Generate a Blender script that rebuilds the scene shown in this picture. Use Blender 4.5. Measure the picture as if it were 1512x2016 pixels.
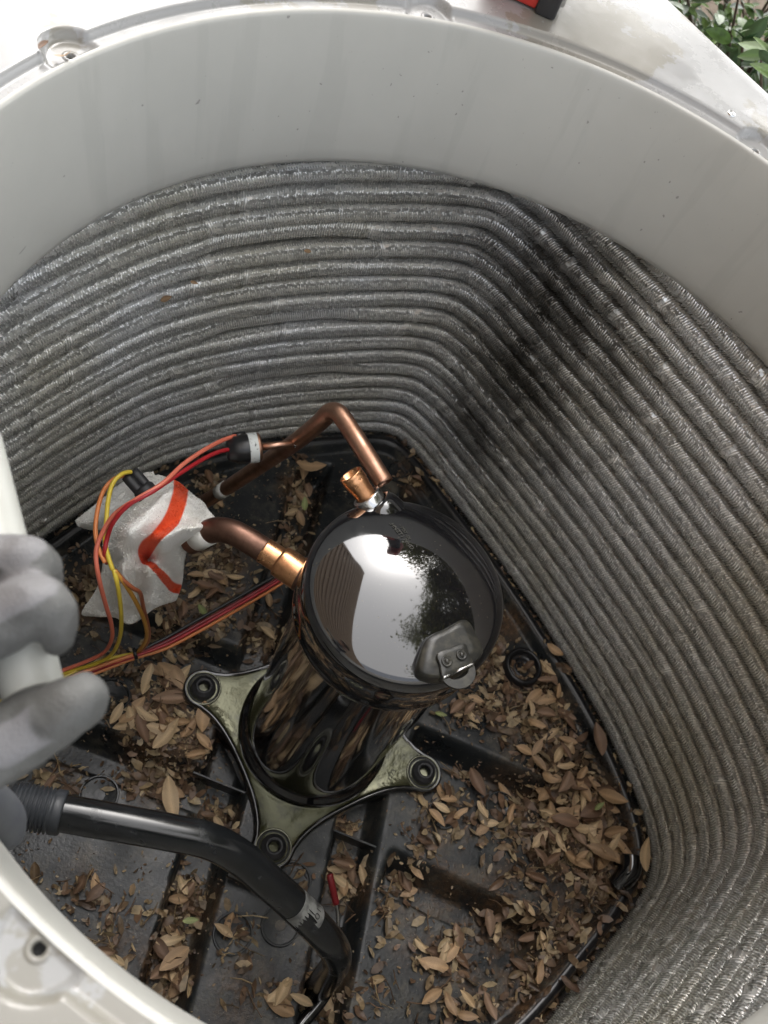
import bpy, bmesh, math, random
import numpy as np
from mathutils import Vector, Matrix, noise as mnoise
random.seed(7); rng = np.random.default_rng(7)
S = bpy.context.scene
for o in list(bpy.data.objects): bpy.data.objects.remove(o)
COL = S.collection
pi = math.pi

# ------------------------------------------------------------------ camera
CAM = np.array([-.0847004, -.351487, 1.0536036])
RGT = np.array([.92592234, .28041220, .25305498])      # image right
DWN = np.array([.37244797, -.78929693, -.48815250])    # image down
FWD = np.array([.06285161, .54624112, -.83526661])     # view direction
FPX = 1808.05
cd = bpy.data.cameras.new('camera'); cam = bpy.data.objects.new('camera', cd); COL.objects.link(cam)
m = Matrix.Identity(4)
for i in range(3):
    m[i][0] = RGT[i]; m[i][1] = -DWN[i]; m[i][2] = -FWD[i]; m[i][3] = CAM[i]
cam.matrix_world = m
cd.sensor_fit = 'HORIZONTAL'; cd.sensor_width = 36; cd.lens = FPX/1512*36
cd.clip_start = .02; cd.clip_end = 400
cd.dof.use_dof = True; cd.dof.focus_distance = .78; cd.dof.aperture_fstop = 15
S.camera = cam
# ------------------------------------------------------------------ light
w = bpy.data.worlds.new('World'); S.world = w; w.use_nodes = True
nt = w.node_tree; nt.nodes.clear()
sky = nt.nodes.new('ShaderNodeTexSky'); sky.sky_type = 'NISHITA'; sky.sun_disc = False
SUN = Vector((-.08, .75, .85)).normalized()
sky.sun_elevation = math.asin(SUN.z); sky.sun_rotation = math.atan2(SUN.x, SUN.y)
sky.air_density = 1.0; sky.dust_density = 3.0; sky.ozone_density = 1.0
hs = nt.nodes.new('ShaderNodeHueSaturation'); hs.inputs['Saturation'].default_value = .26
bg = nt.nodes.new('ShaderNodeBackground'); bg.inputs[1].default_value = .15
wo = nt.nodes.new('ShaderNodeOutputWorld')
nt.links.new(sky.outputs[0], hs.inputs['Color']); nt.links.new(hs.outputs[0], bg.inputs[0]); nt.links.new(bg.outputs[0], wo.inputs[0])
sd = bpy.data.lights.new('sun', 'SUN'); so = bpy.data.objects.new('sun', sd); COL.objects.link(so)
sd.energy = 1.2; sd.angle = math.radians(150); sd.color = (1, .94, .86)
so.rotation_euler = SUN.to_track_quat('Z', 'Y').to_euler(); so.location = (0, 0, 6)
S.render.engine = 'CYCLES'
S.view_settings.view_transform = 'Standard'; S.view_settings.look = 'None'
S.view_settings.exposure = 2.08; S.view_settings.gamma = 1; S.view_settings.use_curve_mapping = False
S.cycles.max_bounces = 8; S.cycles.glossy_bounces = 5; S.cycles.diffuse_bounces = 6

# ------------------------------------------------------------------ helpers
def at(px, py, z):
    d = RGT*((px-756)/FPX) + DWN*((py-1008)/FPX) + FWD
    return Vector(CAM + d*((z-CAM[2])/d[2]))
def dp(px, py, d):
    return Vector(CAM + (RGT*((px-756)/FPX) + DWN*((py-1008)/FPX) + FWD)*d)
def to_px(P):
    q = np.asarray(P)-CAM
    x = q@RGT; y = q@DWN; z = q@FWD
    return np.column_stack([756+FPX*x/z, 1008+FPX*y/z])
def link(o, parent=None):
    COL.objects.link(o)
    if parent is not None: o.parent = parent
    return o
def tag(o, label=None, cat=None, group=None, kind=None):
    if label: o['label'] = label
    if cat: o['category'] = cat
    if group: o['group'] = group
    if kind: o['kind'] = kind
    return o
def thing(name, label, cat, loc=(0, 0, 0), group=None):
    o = bpy.data.objects.new(name, None); o.location = loc; o.empty_display_size = .02
    link(o); return tag(o, label, cat, group)
class MB:
    def __init__(s): s.V = []; s.F = []; s.M = []; s.n = 0
    def add(s, V, F, mi=0):
        V = [tuple(v) for v in V]
        s.V += V; s.F += [tuple(i+s.n for i in f) for f in F]; s.M += [mi]*len(F); s.n += len(V); return s
    def mesh(s, name, mats, smooth=True):
        me = bpy.data.meshes.new(name); me.from_pydata(s.V, [], s.F)
        for mt in (mats if isinstance(mats, (list, tuple)) else [mats]): me.materials.append(mt)
        me.polygons.foreach_set('material_index', s.M)
        me.polygons.foreach_set('use_smooth', [smooth]*len(s.F)); me.update(); return me
    def obj(s, name, mats, parent=None, smooth=True, sharp=None):
        me = s.mesh(name, mats, smooth)
        if sharp is not None: me.set_sharp_from_angle(angle=math.radians(sharp))
        o = bpy.data.objects.new(name, me)
        link(o)
        if parent is not None:
            o.parent = parent; o.matrix_parent_inverse = Matrix.Translation(-Vector(parent_origin(parent)))
        return o
def parent_origin(p):
    t = Vector((0, 0, 0))
    while p is not None:
        t += Vector(p.location)+p.matrix_parent_inverse.translation; p = p.parent
    return t
def npmesh(name, V, F, mats, mi=None, smooth=True, parent=None):
    V = np.asarray(V, np.float32); F = np.asarray(F, np.int32); k = F.shape[1]
    me = bpy.data.meshes.new(name); me.vertices.add(len(V)); me.vertices.foreach_set('co', V.ravel())
    me.loops.add(F.size); me.loops.foreach_set('vertex_index', F.ravel())
    me.polygons.add(len(F)); me.polygons.foreach_set('loop_start', np.arange(0, F.size, k, dtype=np.int32))
    me.polygons.foreach_set('loop_total', np.full(len(F), k, np.int32))
    for mt in (mats if isinstance(mats, (list, tuple)) else [mats]): me.materials.append(mt)
    if mi is not None: me.polygons.foreach_set('material_index', np.asarray(mi, np.int32))
    me.polygons.foreach_set('use_smooth', np.full(len(F), smooth)); me.update(calc_edges=True)
    o = bpy.data.objects.new(name, me); link(o)
    if parent is not None:
        o.parent = parent; o.matrix_parent_inverse = Matrix.Translation(-Vector(parent_origin(parent)))
    return o
def crom(P, n=8, closed=False):
    P = [np.array(p, float) for p in P]; N = len(P); out = []
    rg = N if closed else N-1
    for i in range(rg):
        if closed: a, b, c, d = P[(i-1) % N], P[i], P[(i+1) % N], P[(i+2) % N]
        else: a, b, c, d = P[max(i-1, 0)], P[i], P[i+1], P[min(i+2, N-1)]
        for k in range(n):
            t = k/n
            out.append(.5*((2*b)+(c-a)*t+(2*a-5*b+4*c-d)*t*t+(3*b-a-3*c+d)*t**3))
    if not closed: out.append(P[-1])
    return out
def tube(mb, P, R, seg=12, cap=True, mi=0, closed_end_round=False):
    P = [Vector(p) for p in P]; n = len(P)
    R = R if isinstance(R, (list, tuple, np.ndarray)) else [R]*n
    T = [(P[min(i+1, n-1)]-P[max(i-1, 0)]).normalized() for i in range(n)]
    up = Vector((0, 0, 1)) if abs(T[0].z) < .9 else Vector((1, 0, 0))
    N = T[0].cross(up).normalized(); V = []; F = []
    for i in range(n):
        N = (N-T[i]*N.dot(T[i])).normalized(); Bn = T[i].cross(N)
        for k in range(seg):
            a = 2*pi*k/seg; V.append(P[i]+(N*math.cos(a)+Bn*math.sin(a))*R[i])
    for i in range(n-1):
        for k in range(seg):
            k2 = (k+1) % seg; F.append((i*seg+k, i*seg+k2, (i+1)*seg+k2, (i+1)*seg+k))
    if cap:
        F.append(tuple(range(seg-1, -1, -1))); F.append(tuple((n-1)*seg+k for k in range(seg)))
    return mb.add(V, F, mi)
def hollow(mb, P, R, t, seg=20, mi=0):
    """open-ended pipe with wall thickness"""
    n = len(P); R = [R]*n if not isinstance(R, (list, tuple)) else R
    a = MB(); tube(a, P, R, seg, False); b = MB(); tube(b, P, [r-t for r in R], seg, False)
    V = a.V+b.V; o = len(a.V); F = list(a.F)+[tuple(i+o for i in reversed(f)) for f in b.F]
    for k in range(seg):
        k2 = (k+1) % seg
        F.append((k2, k, o+k, o+k2)); e = (n-1)*seg
        F.append((e+k, e+k2, o+e+k2, o+e+k))
    return mb.add(V, F, mi)
def frame(loc, z, x=None):
    z = Vector(z).normalized(); x = Vector(x) if x is not None else (Vector((1, 0, 0)) if abs(z.x) < .9 else Vector((0, 1, 0)))
    x = (x-z*x.dot(z)).normalized(); y = z.cross(x)
    M = Matrix.Identity(4)
    for i in range(3): M[i][0] = x[i]; M[i][1] = y[i]; M[i][2] = z[i]; M[i][3] = loc[i]
    return M
def lathe(mb, prof, M=None, seg=32, mi=0, capb=False, capt=False):
    V = []; F = []; n = len(prof)
    for r, z in prof:
        for k in range(seg):
            a = 2*pi*k/seg; V.append(Vector((r*math.cos(a), r*math.sin(a), z)))
    for i in range(n-1):
        for k in range(seg):
            k2 = (k+1) % seg; F.append((i*seg+k, i*seg+k2, (i+1)*seg+k2, (i+1)*seg+k))
    if capb: F.append(tuple(range(seg-1, -1, -1)))
    if capt: F.append(tuple((n-1)*seg+k for k in range(seg)))
    if M is not None: V = [M@v for v in V]
    return mb.add(V, F, mi)
def sst(a, b, x):
    t = np.clip((x-a)/(b-a), 0, 1); return t*t*(3-2*t)

# ------------------------------------------------------------------ materials
def mat(name, base, rough=.5, metal=0, col2=None, scale=20, mixlo=.4, mixhi=.6, bump=0, bscale=200, rough2=None, coat=0, detail=4, spec=.5, attr=None, attrcol=None):
    mt = bpy.data.materials.new(name); mt.use_nodes = True; n = mt.node_tree.nodes; L = mt.node_tree.links
    b = n['Principled BSDF']; b.inputs['Roughness'].default_value = rough; b.inputs['Metallic'].default_value = metal
    b.inputs['Specular IOR Level'].default_value = spec
    b.inputs['Coat Weight'].default_value = coat; b.inputs['Coat Roughness'].default_value = .04
    b.inputs['Base Color'].default_value = (*base, 1)
    tc = n.new('ShaderNodeTexCoord'); csock = None
    if col2:
        nz = n.new('ShaderNodeTexNoise'); nz.inputs['Scale'].default_value = scale; nz.inputs['Detail'].default_value = detail; nz.inputs['Roughness'].default_value = .65
        L.new(tc.outputs['Object'], nz.inputs['Vector'])
        mr = n.new('ShaderNodeMapRange'); mr.inputs[1].default_value = mixlo; mr.inputs[2].default_value = mixhi
        L.new(nz.outputs['Fac'], mr.inputs[0])
        mx = n.new('ShaderNodeMix'); mx.data_type = 'RGBA'; mx.inputs[6].default_value = (*base, 1); mx.inputs[7].default_value = (*col2, 1)
        L.new(mr.outputs[0], mx.inputs[0]); csock = mx.outputs[2]; L.new(csock, b.inputs['Base Color'])
        if rough2 is not None:
            m2 = n.new('ShaderNodeMapRange'); m2.inputs[3].default_value = rough; m2.inputs[4].default_value = rough2
            L.new(mr.outputs[0], m2.inputs[0]); L.new(m2.outputs[0], b.inputs['Roughness'])
    if attr:
        at_ = n.new('ShaderNodeAttribute'); at_.attribute_name = attr
        mx2 = n.new('ShaderNodeMix'); mx2.data_type = 'RGBA'; mx2.inputs[6].default_value = (*base, 1); mx2.inputs[7].default_value = (*attrcol, 1)
        if csock: L.new(csock, mx2.inputs[6])
        L.new(at_.outputs['Fac'], mx2.inputs[0]); L.new(mx2.outputs[2], b.inputs['Base Color'])
    if bump:
        nb = n.new('ShaderNodeTexNoise'); nb.inputs['Scale'].default_value = bscale; nb.inputs['Detail'].default_value = 3
        L.new(tc.outputs['Object'], nb.inputs['Vector'])
        bp = n.new('ShaderNodeBump'); bp.inputs['Strength'].default_value = bump; bp.inputs['Distance'].default_value = .002
        L.new(nb.outputs['Fac'], bp.inputs['Height']); L.new(bp.outputs[0], b.inputs['Normal'])
    return mt

M_paint = mat('painted_steel', (.56, .565, .54), .34, 0, (.50, .51, .48), 9, .35, .7, .06, 90)
M_coil_dark = mat('coil_tube', (.30, .30, .28), .5, .5)
M_gloss = mat('gloss_black_paint', (.006, .006, .007), .04, 0, None, coat=1, spec=.6)
M_gloss.node_tree.nodes['Principled BSDF'].inputs['Coat IOR'].default_value = 1.5
def dust(mt):
    n = mt.node_tree.nodes; L = mt.node_tree.links; b = n['Principled BSDF']; tc = n.new('ShaderNodeTexCoord')
    a = n.new('ShaderNodeTexNoise'); a.inputs['Scale'].default_value = 28; a.inputs['Detail'].default_value = 7; a.inputs['Roughness'].default_value = .7; L.new(tc.outputs['Object'], a.inputs['Vector'])
    r = n.new('ShaderNodeMapRange'); r.inputs[1].default_value = .42; r.inputs[2].default_value = .72; r.inputs[3].default_value = .035; r.inputs[4].default_value = .16; L.new(a.outputs['Fac'], r.inputs[0]); L.new(r.outputs[0], b.inputs['Coat Roughness'])
    f = n.new('ShaderNodeTexNoise'); f.inputs['Scale'].default_value = 520; f.inputs['Detail'].default_value = 1; L.new(tc.outputs['Object'], f.inputs['Vector'])
    q = n.new('ShaderNodeMapRange'); q.inputs[1].default_value = .74; q.inputs[2].default_value = .79; L.new(f.outputs['Fac'], q.inputs[0])
    m = n.new('ShaderNodeMix'); m.data_type = 'RGBA'; m.inputs[6].default_value = (.006, .006, .007, 1); m.inputs[7].default_value = (.10, .085, .06, 1); L.new(q.outputs[0], m.inputs[0]); L.new(m.outputs[2], b.inputs['Base Color'])
    iv = n.new('ShaderNodeMapRange'); iv.inputs[3].default_value = 1; iv.inputs[4].default_value = .3; L.new(q.outputs[0], iv.inputs[0]); L.new(iv.outputs[0], b.inputs['Coat Weight'])
dust(M_gloss)
M_plate = mat('olive_black_plate', (.060, .060, .028), .12, .45, (.016, .016, .010), 38, .46, .72, .12, 160)
M_rubber = mat('black_rubber', (.018, .018, .02), .5)
M_plastic = mat('black_plastic', (.012, .012, .013), .3)
M_copper = mat('bare_copper', (.52, .31, .22), .36, 1, (.30, .165, .105), 38, .42, .72, rough2=.52, detail=8)
M_copper_b = mat('bright_copper', (.70, .37, .19), .27, 1, (.42, .19, .09), 70, .45, .75, rough2=.45, detail=8)
M_copper_d = mat('tarnished_copper', (.24, .135, .10), .38, 1, (.13, .075, .055), 45, .35, .65, rough2=.5)
M_steel = mat('bright_steel', (.6, .6, .6), .22, 1)
M_white = mat('white_tape', (.62, .61, .57), .6)
M_blackhole = mat('dark_hole', (.01, .01, .01), .8)
def wiremat(n, c): return mat(n, c, .35)
M_y = wiremat('yellow_insulation', (.62, .47, .05)); M_o = wiremat('orange_insulation', (.60, .20, .06)); M_r = wiremat('red_insulation', (.33, .015, .02))
M_s = wiremat('salmon_insulation', (.62, .16, .10)); M_bk = wiremat('black_insulation', (.015, .015, .015)); M_ob = wiremat('amber_insulation', (.5, .25, .04))
M_dr = wiremat('dark_red_insulation', (.16, .008, .014)); M_br = wiremat('rust_insulation', (.30, .09, .04))

def pan_material():
    mt = bpy.data.materials.new('moulded_pan'); mt.use_nodes = True; n = mt.node_tree.nodes; L = mt.node_tree.links
    b = n['Principled BSDF']; b.inputs['Specular IOR Level'].default_value = .38; tc = n.new('ShaderNodeTexCoord')
    def nz(s, d=5, r=.6):
        q = n.new('ShaderNodeTexNoise'); q.inputs['Scale'].default_value = s; q.inputs['Detail'].default_value = d; q.inputs['Roughness'].default_value = r
        L.new(tc.outputs['Object'], q.inputs['Vector']); return q.outputs['Fac']
    def mr(x, a, c, lo=0, hi=1):
        q = n.new('ShaderNodeMapRange'); q.inputs[1].default_value = a; q.inputs[2].default_value = c; q.inputs[3].default_value = lo; q.inputs[4].default_value = hi
        L.new(x, q.inputs[0]); return q.outputs[0]
    def mix(f, a, c):
        q = n.new('ShaderNodeMix'); q.data_type = 'RGBA'
        if isinstance(f, float): q.inputs[0].default_value = f
        else: L.new(f, q.inputs[0])
        for i, v in ((6, a), (7, c)):
            if isinstance(v, tuple): q.inputs[i].default_value = (*v, 1)
            else: L.new(v, q.inputs[i])
        return q.outputs[2]
    def mul(a, c):
        q = n.new('ShaderNodeMath'); q.operation = 'MULTIPLY'
        for i, v in ((0, a), (1, c)):
            if isinstance(v, float): q.inputs[i].default_value = v
            else: L.new(v, q.inputs[i])
        return q.outputs[0]
    a = n.new('ShaderNodeAttribute'); a.attribute_name = 'dirt'
    base = mix(mr(nz(7), .35, .7), (.010, .0115, .0125), (.027, .0305, .032))
    silt = mix(mr(nz(60), .3, .7), (.085, .072, .052), (.19, .165, .12))
    f1 = mul(mr(nz(28, 8, .75), .50, .66), mr(a.outputs['Fac'], 0, 1, .25, 1.0))
    c = mix(f1, base, silt)
    mulch = mix(mr(nz(180, 3), .35, .65), (.028, .017, .010), (.11, .065, .035))
    f2 = mul(mr(a.outputs['Fac'], .35, .8), mr(nz(45, 6, .7), .38, .55))
    c = mix(f2, c, mulch)
    spk = mr(nz(420, 2), .70, .74)
    c = mix(mul(spk, .8), c, (.30, .26, .19))
    L.new(c, b.inputs['Base Color'])
    L.new(mr(nz(16), .35, .65, .20, .48), b.inputs['Roughness'])
    bp = n.new('ShaderNodeBump'); bp.inputs['Strength'].default_value = .5; bp.inputs['Distance'].default_value = .0025
    h = n.new('ShaderNodeMath'); h.operation = 'ADD'; L.new(mul(nz(300, 3), .25), h.inputs[0]); L.new(mul(f2, nz(140, 4)), h.inputs[1])
    L.new(h.outputs[0], bp.inputs['Height']); L.new(bp.outputs[0], b.inputs['Normal'])
    return mt
M_pan = pan_material()
def fin_material(name='aluminium_spine_fin', kk=1.0):
    mt = bpy.data.materials.new(name); mt.use_nodes = True; n = mt.node_tree.nodes; L = mt.node_tree.links
    b = n['Principled BSDF']; tc = n.new('ShaderNodeTexCoord')
    nz = n.new('ShaderNodeTexNoise'); nz.inputs['Scale'].default_value = 6; nz.inputs['Detail'].default_value = 5
    L.new(tc.outputs['Object'], nz.inputs['Vector'])
    mr = n.new('ShaderNodeMapRange'); mr.inputs[1].default_value = .35; mr.inputs[2].default_value = .7; L.new(nz.outputs['Fac'], mr.inputs[0])
    g = n.new('ShaderNodeNewGeometry'); r2 = n.new('ShaderNodeMapRange'); r2.inputs[3].default_value = .95; r2.inputs[4].default_value = 1.06
    L.new(g.outputs['Random Per Island'], r2.inputs[0])
    mx = n.new('ShaderNodeMix'); mx.data_type = 'RGBA'; mx.inputs[6].default_value = (.90*kk, .905*kk, .90*kk, 1); mx.inputs[7].default_value = (.80*kk, .78*kk, .70*kk, 1)
    L.new(mr.outputs[0], mx.inputs[0])
    v = n.new('ShaderNodeMix'); v.data_type = 'RGBA'; v.blend_type = 'MULTIPLY'; v.inputs[0].default_value = 1
    L.new(mx.outputs[2], v.inputs[6]); L.new(r2.outputs[0], v.inputs[7]); L.new(v.outputs[2], b.inputs['Base Color'])
    b.inputs['Metallic'].default_value = .52; b.inputs['Roughness'].default_value = .29
    ga = n.new('ShaderNodeAttribute'); ga.attribute_name = 'grime_shade'; gn = n.new('ShaderNodeTexNoise'); gn.inputs['Scale'].default_value = 42; gn.inputs['Detail'].default_value = 7; L.new(tc.outputs['Object'], gn.inputs['Vector'])
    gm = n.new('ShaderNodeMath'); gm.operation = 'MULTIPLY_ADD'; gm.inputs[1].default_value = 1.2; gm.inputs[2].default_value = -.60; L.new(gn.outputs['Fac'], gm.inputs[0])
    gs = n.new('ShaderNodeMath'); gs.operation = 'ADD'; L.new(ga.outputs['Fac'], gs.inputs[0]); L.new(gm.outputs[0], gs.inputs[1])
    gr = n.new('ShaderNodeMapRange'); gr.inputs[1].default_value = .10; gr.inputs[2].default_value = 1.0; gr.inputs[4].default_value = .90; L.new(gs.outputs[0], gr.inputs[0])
    gx = n.new('ShaderNodeMix'); gx.data_type = 'RGBA'; gx.inputs[7].default_value = (.060, .055, .044, 1);  # dark fin tone for grime and painted-in shade
    la = n.new('ShaderNodeAttribute'); la.attribute_name = 'along'; lm_ = n.new('ShaderNodeMath'); lm_.operation = 'MULTIPLY'; lm_.inputs[1].default_value = 2*pi/.0026; L.new(la.outputs['Fac'], lm_.inputs[0])
    ls = n.new('ShaderNodeMath'); ls.operation = 'SINE'; L.new(lm_.outputs[0], ls.inputs[0]); lr = n.new('ShaderNodeMapRange'); lr.inputs[1].default_value = -1; lr.inputs[3].default_value = .58; lr.inputs[4].default_value = 1.14; L.new(ls.outputs[0], lr.inputs[0])
    lx = n.new('ShaderNodeMix'); lx.data_type = 'RGBA'; lx.blend_type = 'MULTIPLY'; lx.inputs[0].default_value = 1; L.new(v.outputs[2], lx.inputs[6]); L.new(lr.outputs[0], lx.inputs[7])
    lb = n.new('ShaderNodeBump'); lb.inputs['Strength'].default_value = .5; lb.inputs['Distance'].default_value = .0006; L.new(ls.outputs[0], lb.inputs['Height']); L.new(lb.outputs[0], b.inputs['Normal'])
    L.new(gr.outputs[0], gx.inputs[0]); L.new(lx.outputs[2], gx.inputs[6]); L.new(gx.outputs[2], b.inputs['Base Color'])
    return mt
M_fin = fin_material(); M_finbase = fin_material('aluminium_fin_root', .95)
def leaf_material(name, cols, rough=.5):
    mt = bpy.data.materials.new(name); mt.use_nodes = True; n = mt.node_tree.nodes; L = mt.node_tree.links
    b = n['Principled BSDF']; b.inputs['Roughness'].default_value = rough
    oi = n.new('ShaderNodeObjectInfo'); g = n.new('ShaderNodeNewGeometry'); ad = n.new('ShaderNodeMath'); ad.operation = 'ADD'
    L.new(oi.outputs['Random'], ad.inputs[0]); L.new(g.outputs['Random Per Island'], ad.inputs[1])
    fr = n.new('ShaderNodeMath'); fr.operation = 'FRACT'; L.new(ad.outputs[0], fr.inputs[0])
    cr = n.new('ShaderNodeValToRGB'); el = cr.color_ramp.elements
    for i, c in enumerate(cols):
        p = i/(len(cols)-1)
        if i < 2: e = el[i]; e.position = p
        else: e = el.new(p)
        e.color = (*c, 1)
    L.new(fr.outputs[0], cr.inputs[0])
    tc = n.new('ShaderNodeTexCoord'); nz = n.new('ShaderNodeTexNoise'); nz.inputs['Scale'].default_value = 130; nz.inputs['Detail'].default_value = 4
    L.new(tc.outputs['Object'], nz.inputs['Vector'])
    mr = n.new('ShaderNodeMapRange'); mr.inputs[1].default_value = .35; mr.inputs[2].default_value = .7; mr.inputs[3].default_value = 1.12; mr.inputs[4].default_value = .55
    L.new(nz.outputs['Fac'], mr.inputs[0])
    at_ = n.new('ShaderNodeAttribute'); at_.attribute_name = 'vein'
    v2 = n.new('ShaderNodeMath'); v2.operation = 'MULTIPLY_ADD'; v2.inputs[1].default_value = .35; L.new(at_.outputs['Fac'], v2.inputs[0]); L.new(mr.outputs[0], v2.inputs[2])
    v = n.new('ShaderNodeMix'); v.data_type = 'RGBA'; v.blend_type = 'MULTIPLY'; v.inputs[0].default_value = 1
    L.new(cr.outputs[0], v.inputs[6]); L.new(v2.outputs[0], v.inputs[7]); L.new(v.outputs[2], b.inputs['Base Color'])
    bp = n.new('ShaderNodeBump'); bp.inputs['Strength'].default_value = .3; bp.inputs['Distance'].default_value = .001
    L.new(nz.outputs['Fac'], bp.inputs['Height']); L.new(bp.outputs[0], b.inputs['Normal'])
    return mt
M_leaf = leaf_material('dry_leaf', [(.16, .085, .045), (.30, .175, .09), (.36, .23, .12), (.20, .105, .06), (.42, .28, .15), (.27, .19, .10), (.30, .15, .09), (.12, .065, .035)])
M_leafb = leaf_material('leaf_crumb', [(.05, .03, .018), (.16, .10, .058), (.36, .26, .14), (.08, .048, .028), (.44, .34, .20), (.06, .036, .022), (.20, .12, .07), (.11, .066, .04)])
M_green = leaf_material('fresh_green_leaf', [(.19, .22, .07), (.27, .30, .12)])
M_shrub = leaf_material('glossy_shrub_leaf', [(.025, .055, .022), (.05, .09, .03), (.035, .07, .035), (.09, .16, .035), (.03, .06, .03), (.14, .23, .06), (.04, .08, .03)], .28)
M_tree = leaf_material('tree_leaf', [(.12, .14, .03), (.24, .25, .065), (.16, .18, .045), (.20, .19, .08)], .5)
def translucent(mt, f):
    n = mt.node_tree.nodes; L = mt.node_tree.links; b = n['Principled BSDF']; out = n['Material Output']; tr = n.new('ShaderNodeBsdfTranslucent'); mx = n.new('ShaderNodeMixShader'); mx.inputs[0].default_value = f
    L.new(b.inputs['Base Color'].links[0].from_socket, tr.inputs['Color']); L.new(b.outputs[0], mx.inputs[1]); L.new(tr.outputs[0], mx.inputs[2]); L.new(mx.outputs[0], out.inputs['Surface'])
translucent(M_tree, .5); translucent(M_shrub, .25)
M_bark = mat('bark', (.09, .065, .045), .85, 0, (.05, .035, .025), 30, bump=.5, bscale=60)
M_soil = mat('mulch', (.07, .05, .035), .95, 0, (.13, .10, .07), 30, bump=.6, bscale=90)

# ------------------------------------------------------------------ plan of the unit
s2 = math.sqrt(.5)
uvp = [(-.186, .337), (-.056, .379), (.05, .385), (.152, .372), (.265, .342), (.297, .305), (.312, .22), (.328, .11), (.336, .004), (.338, -.105),
       (.330, -.19), (.314, -.262), (.288, -.306), (.240, -.330), (.165, -.353), (.06, -.378), (-.06, -.380), (-.18, -.352), (-.27, -.318), (-.325, -.25), (-.352, -.15),
       (-.362, -.02), (-.356, .10), (-.335, .205), (-.285, .29)]
pl = np.array(crom([((u+v)*s2, (u-v)*-s2) for u, v in uvp], 24, True))     # x=(u+v)/r2 , y=(v... )
pl = np.array(crom([((u-v)*s2, (u+v)*s2) for u, v in uvp], 24, True))      # u -> image right wall, v -> back wall
seglen = np.linalg.norm(np.roll(pl, -1, 0)-pl, axis=1); cum = np.concatenate([[0], np.cumsum(seglen)]); PERI = cum[-1]
def plan_at(s):
    s = np.mod(s, PERI); q = np.vstack([pl, pl[:1]])
    return np.column_stack([np.interp(s, cum, q[:, 0]), np.interp(s, cum, q[:, 1])])
_th = np.arctan2(pl[:, 1], pl[:, 0]); _r = np.hypot(pl[:, 0], pl[:, 1]); _o = np.argsort(_th); _th = _th[_o]; _r = _r[_o]
_th = np.concatenate([_th[-3:]-2*pi, _th, _th[:3]+2*pi]); _r = np.concatenate([_r[-3:], _r, _r[:3]])
def plan_r(th): return np.interp(th, _th, _r)

# ------------------------------------------------------------------ ground, backdrop
def ground():
    n = 60; mb = MB(); xs = [math.copysign(abs(t)**3*90, t) for t in np.linspace(-1, 1, n)]
    V = [(x, y, -.10+.015*mnoise.noise((x*2, y*2, 0))) for y in xs for x in xs]
    F = [(j*n+i, j*n+i+1, (j+1)*n+i+1, (j+1)*n+i) for j in range(n-1) for i in range(n-1)]
    o = mb.add(V, F).obj('ground', M_soil); tag(o, kind='structure')
    mb = MB(); mb.add([(x, y, z) for z in (-.09, -.045) for x, y in ((-.62, -.62), (.62, -.62), (.62, .62), (-.62, .62))],
                     [(4, 5, 6, 7), (0, 1, 5, 4), (1, 2, 6, 5), (2, 3, 7, 6), (3, 0, 4, 7)])
    # slab turned with the cabinet
    V = [(x*s2-y*s2, x*s2+y*s2, z) for x, y, z in mb.V]; mb.V = V
    o = mb.obj('concrete_slab', mat('concrete', (.30, .29, .27), .9, 0, (.22, .21, .2), 12, bump=.3, bscale=120), None, False); tag(o, kind='structure')
ground()

# ------------------------------------------------------------------ base pan
def in_chan(x, lo, hi, wl, wh):      # 1 inside
    return sst(lo-wl, lo, x)*(1-sst(hi, hi+wh, x))
def pan_h(x, y):
    x = np.asarray(x, float); y = np.asarray(y, float)
    th = np.arctan2(y, x); R = plan_r(th); r = np.hypot(x, y); d = R-r
    c = in_chan(x, -.102-.10*y, -.070-.105*y, .005, .016)
    c = np.maximum(c, in_chan(x, .052-.12*y, .086-.10*y, .005, .016))
    c = np.maximum(c, in_chan(y, -.122, -.098, .005, .024)*(x < -.095-.1*y))
    c = np.maximum(c, in_chan(y, .020, .045, .005, .024)*(x < -.10-.1*y))
    e1 = sst(.112, .122, x)*(1-sst(.30, .325, x)); k = -.045*(x-.14)
    c = np.maximum(c, in_chan(y-k, .022, .036, .005, .024)*e1)
    e2 = sst(.122, .132, x)*(1-sst(.30, .322, x)); k = -.07*(x-.14)
    c = np.maximum(c, in_chan(y-k, -.132, -.110, .005, .024)*e2)
    c = c*sst(.040, .058, d)
    h = .030-.036*c
    rail = sst(.002, .008, d)*(1-sst(.020, .027, d))
    h = h+.016*rail
    return h
def pan_dirt(x, y):
    D = np.zeros_like(x)
    for px, py, rp, wgt in DIRT:
        p = at(px, py, .03); D = np.maximum(D, wgt*np.exp(-((x-p.x)**2+(y-p.y)**2)/(rp/1640)**2))
    return D
DIRT = [(1130, 1620, 150, 1), (1050, 1420, 110, .9), (960, 1300, 60, .8), (1200, 1700, 110, 1), (1000, 1560, 90, .7), (880, 1750, 90, .7), (1010, 1800, 110, .9), (900, 1900, 90, .8),
        (1120, 1850, 120, .9), (1050, 1960, 100, .9), (330, 1440, 110, .9), (300, 1540, 80, .8), (590, 960, 60, 1), (570, 1080, 60, 1), (520, 1230, 60, 1), (430, 1110, 80, 1), (400, 1200, 80, .9),
        (430, 1610, 50, .9), (380, 1780, 60, 1), (330, 1900, 60, 1), (690, 1740, 50, 1), (640, 1930, 60, 1), (690, 1630, 40, .8), (560, 1790, 60, .6), (170, 1720, 90, .5), (230, 1860, 80, .6), (120, 1540, 60, .7),
        (480, 1960, 90, .7), (820, 940, 70, .8), (170, 1170, 80, .8), (1000, 1230, 50, .9), (880, 1620, 90, .7), (830, 1830, 120, .6)]
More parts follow.
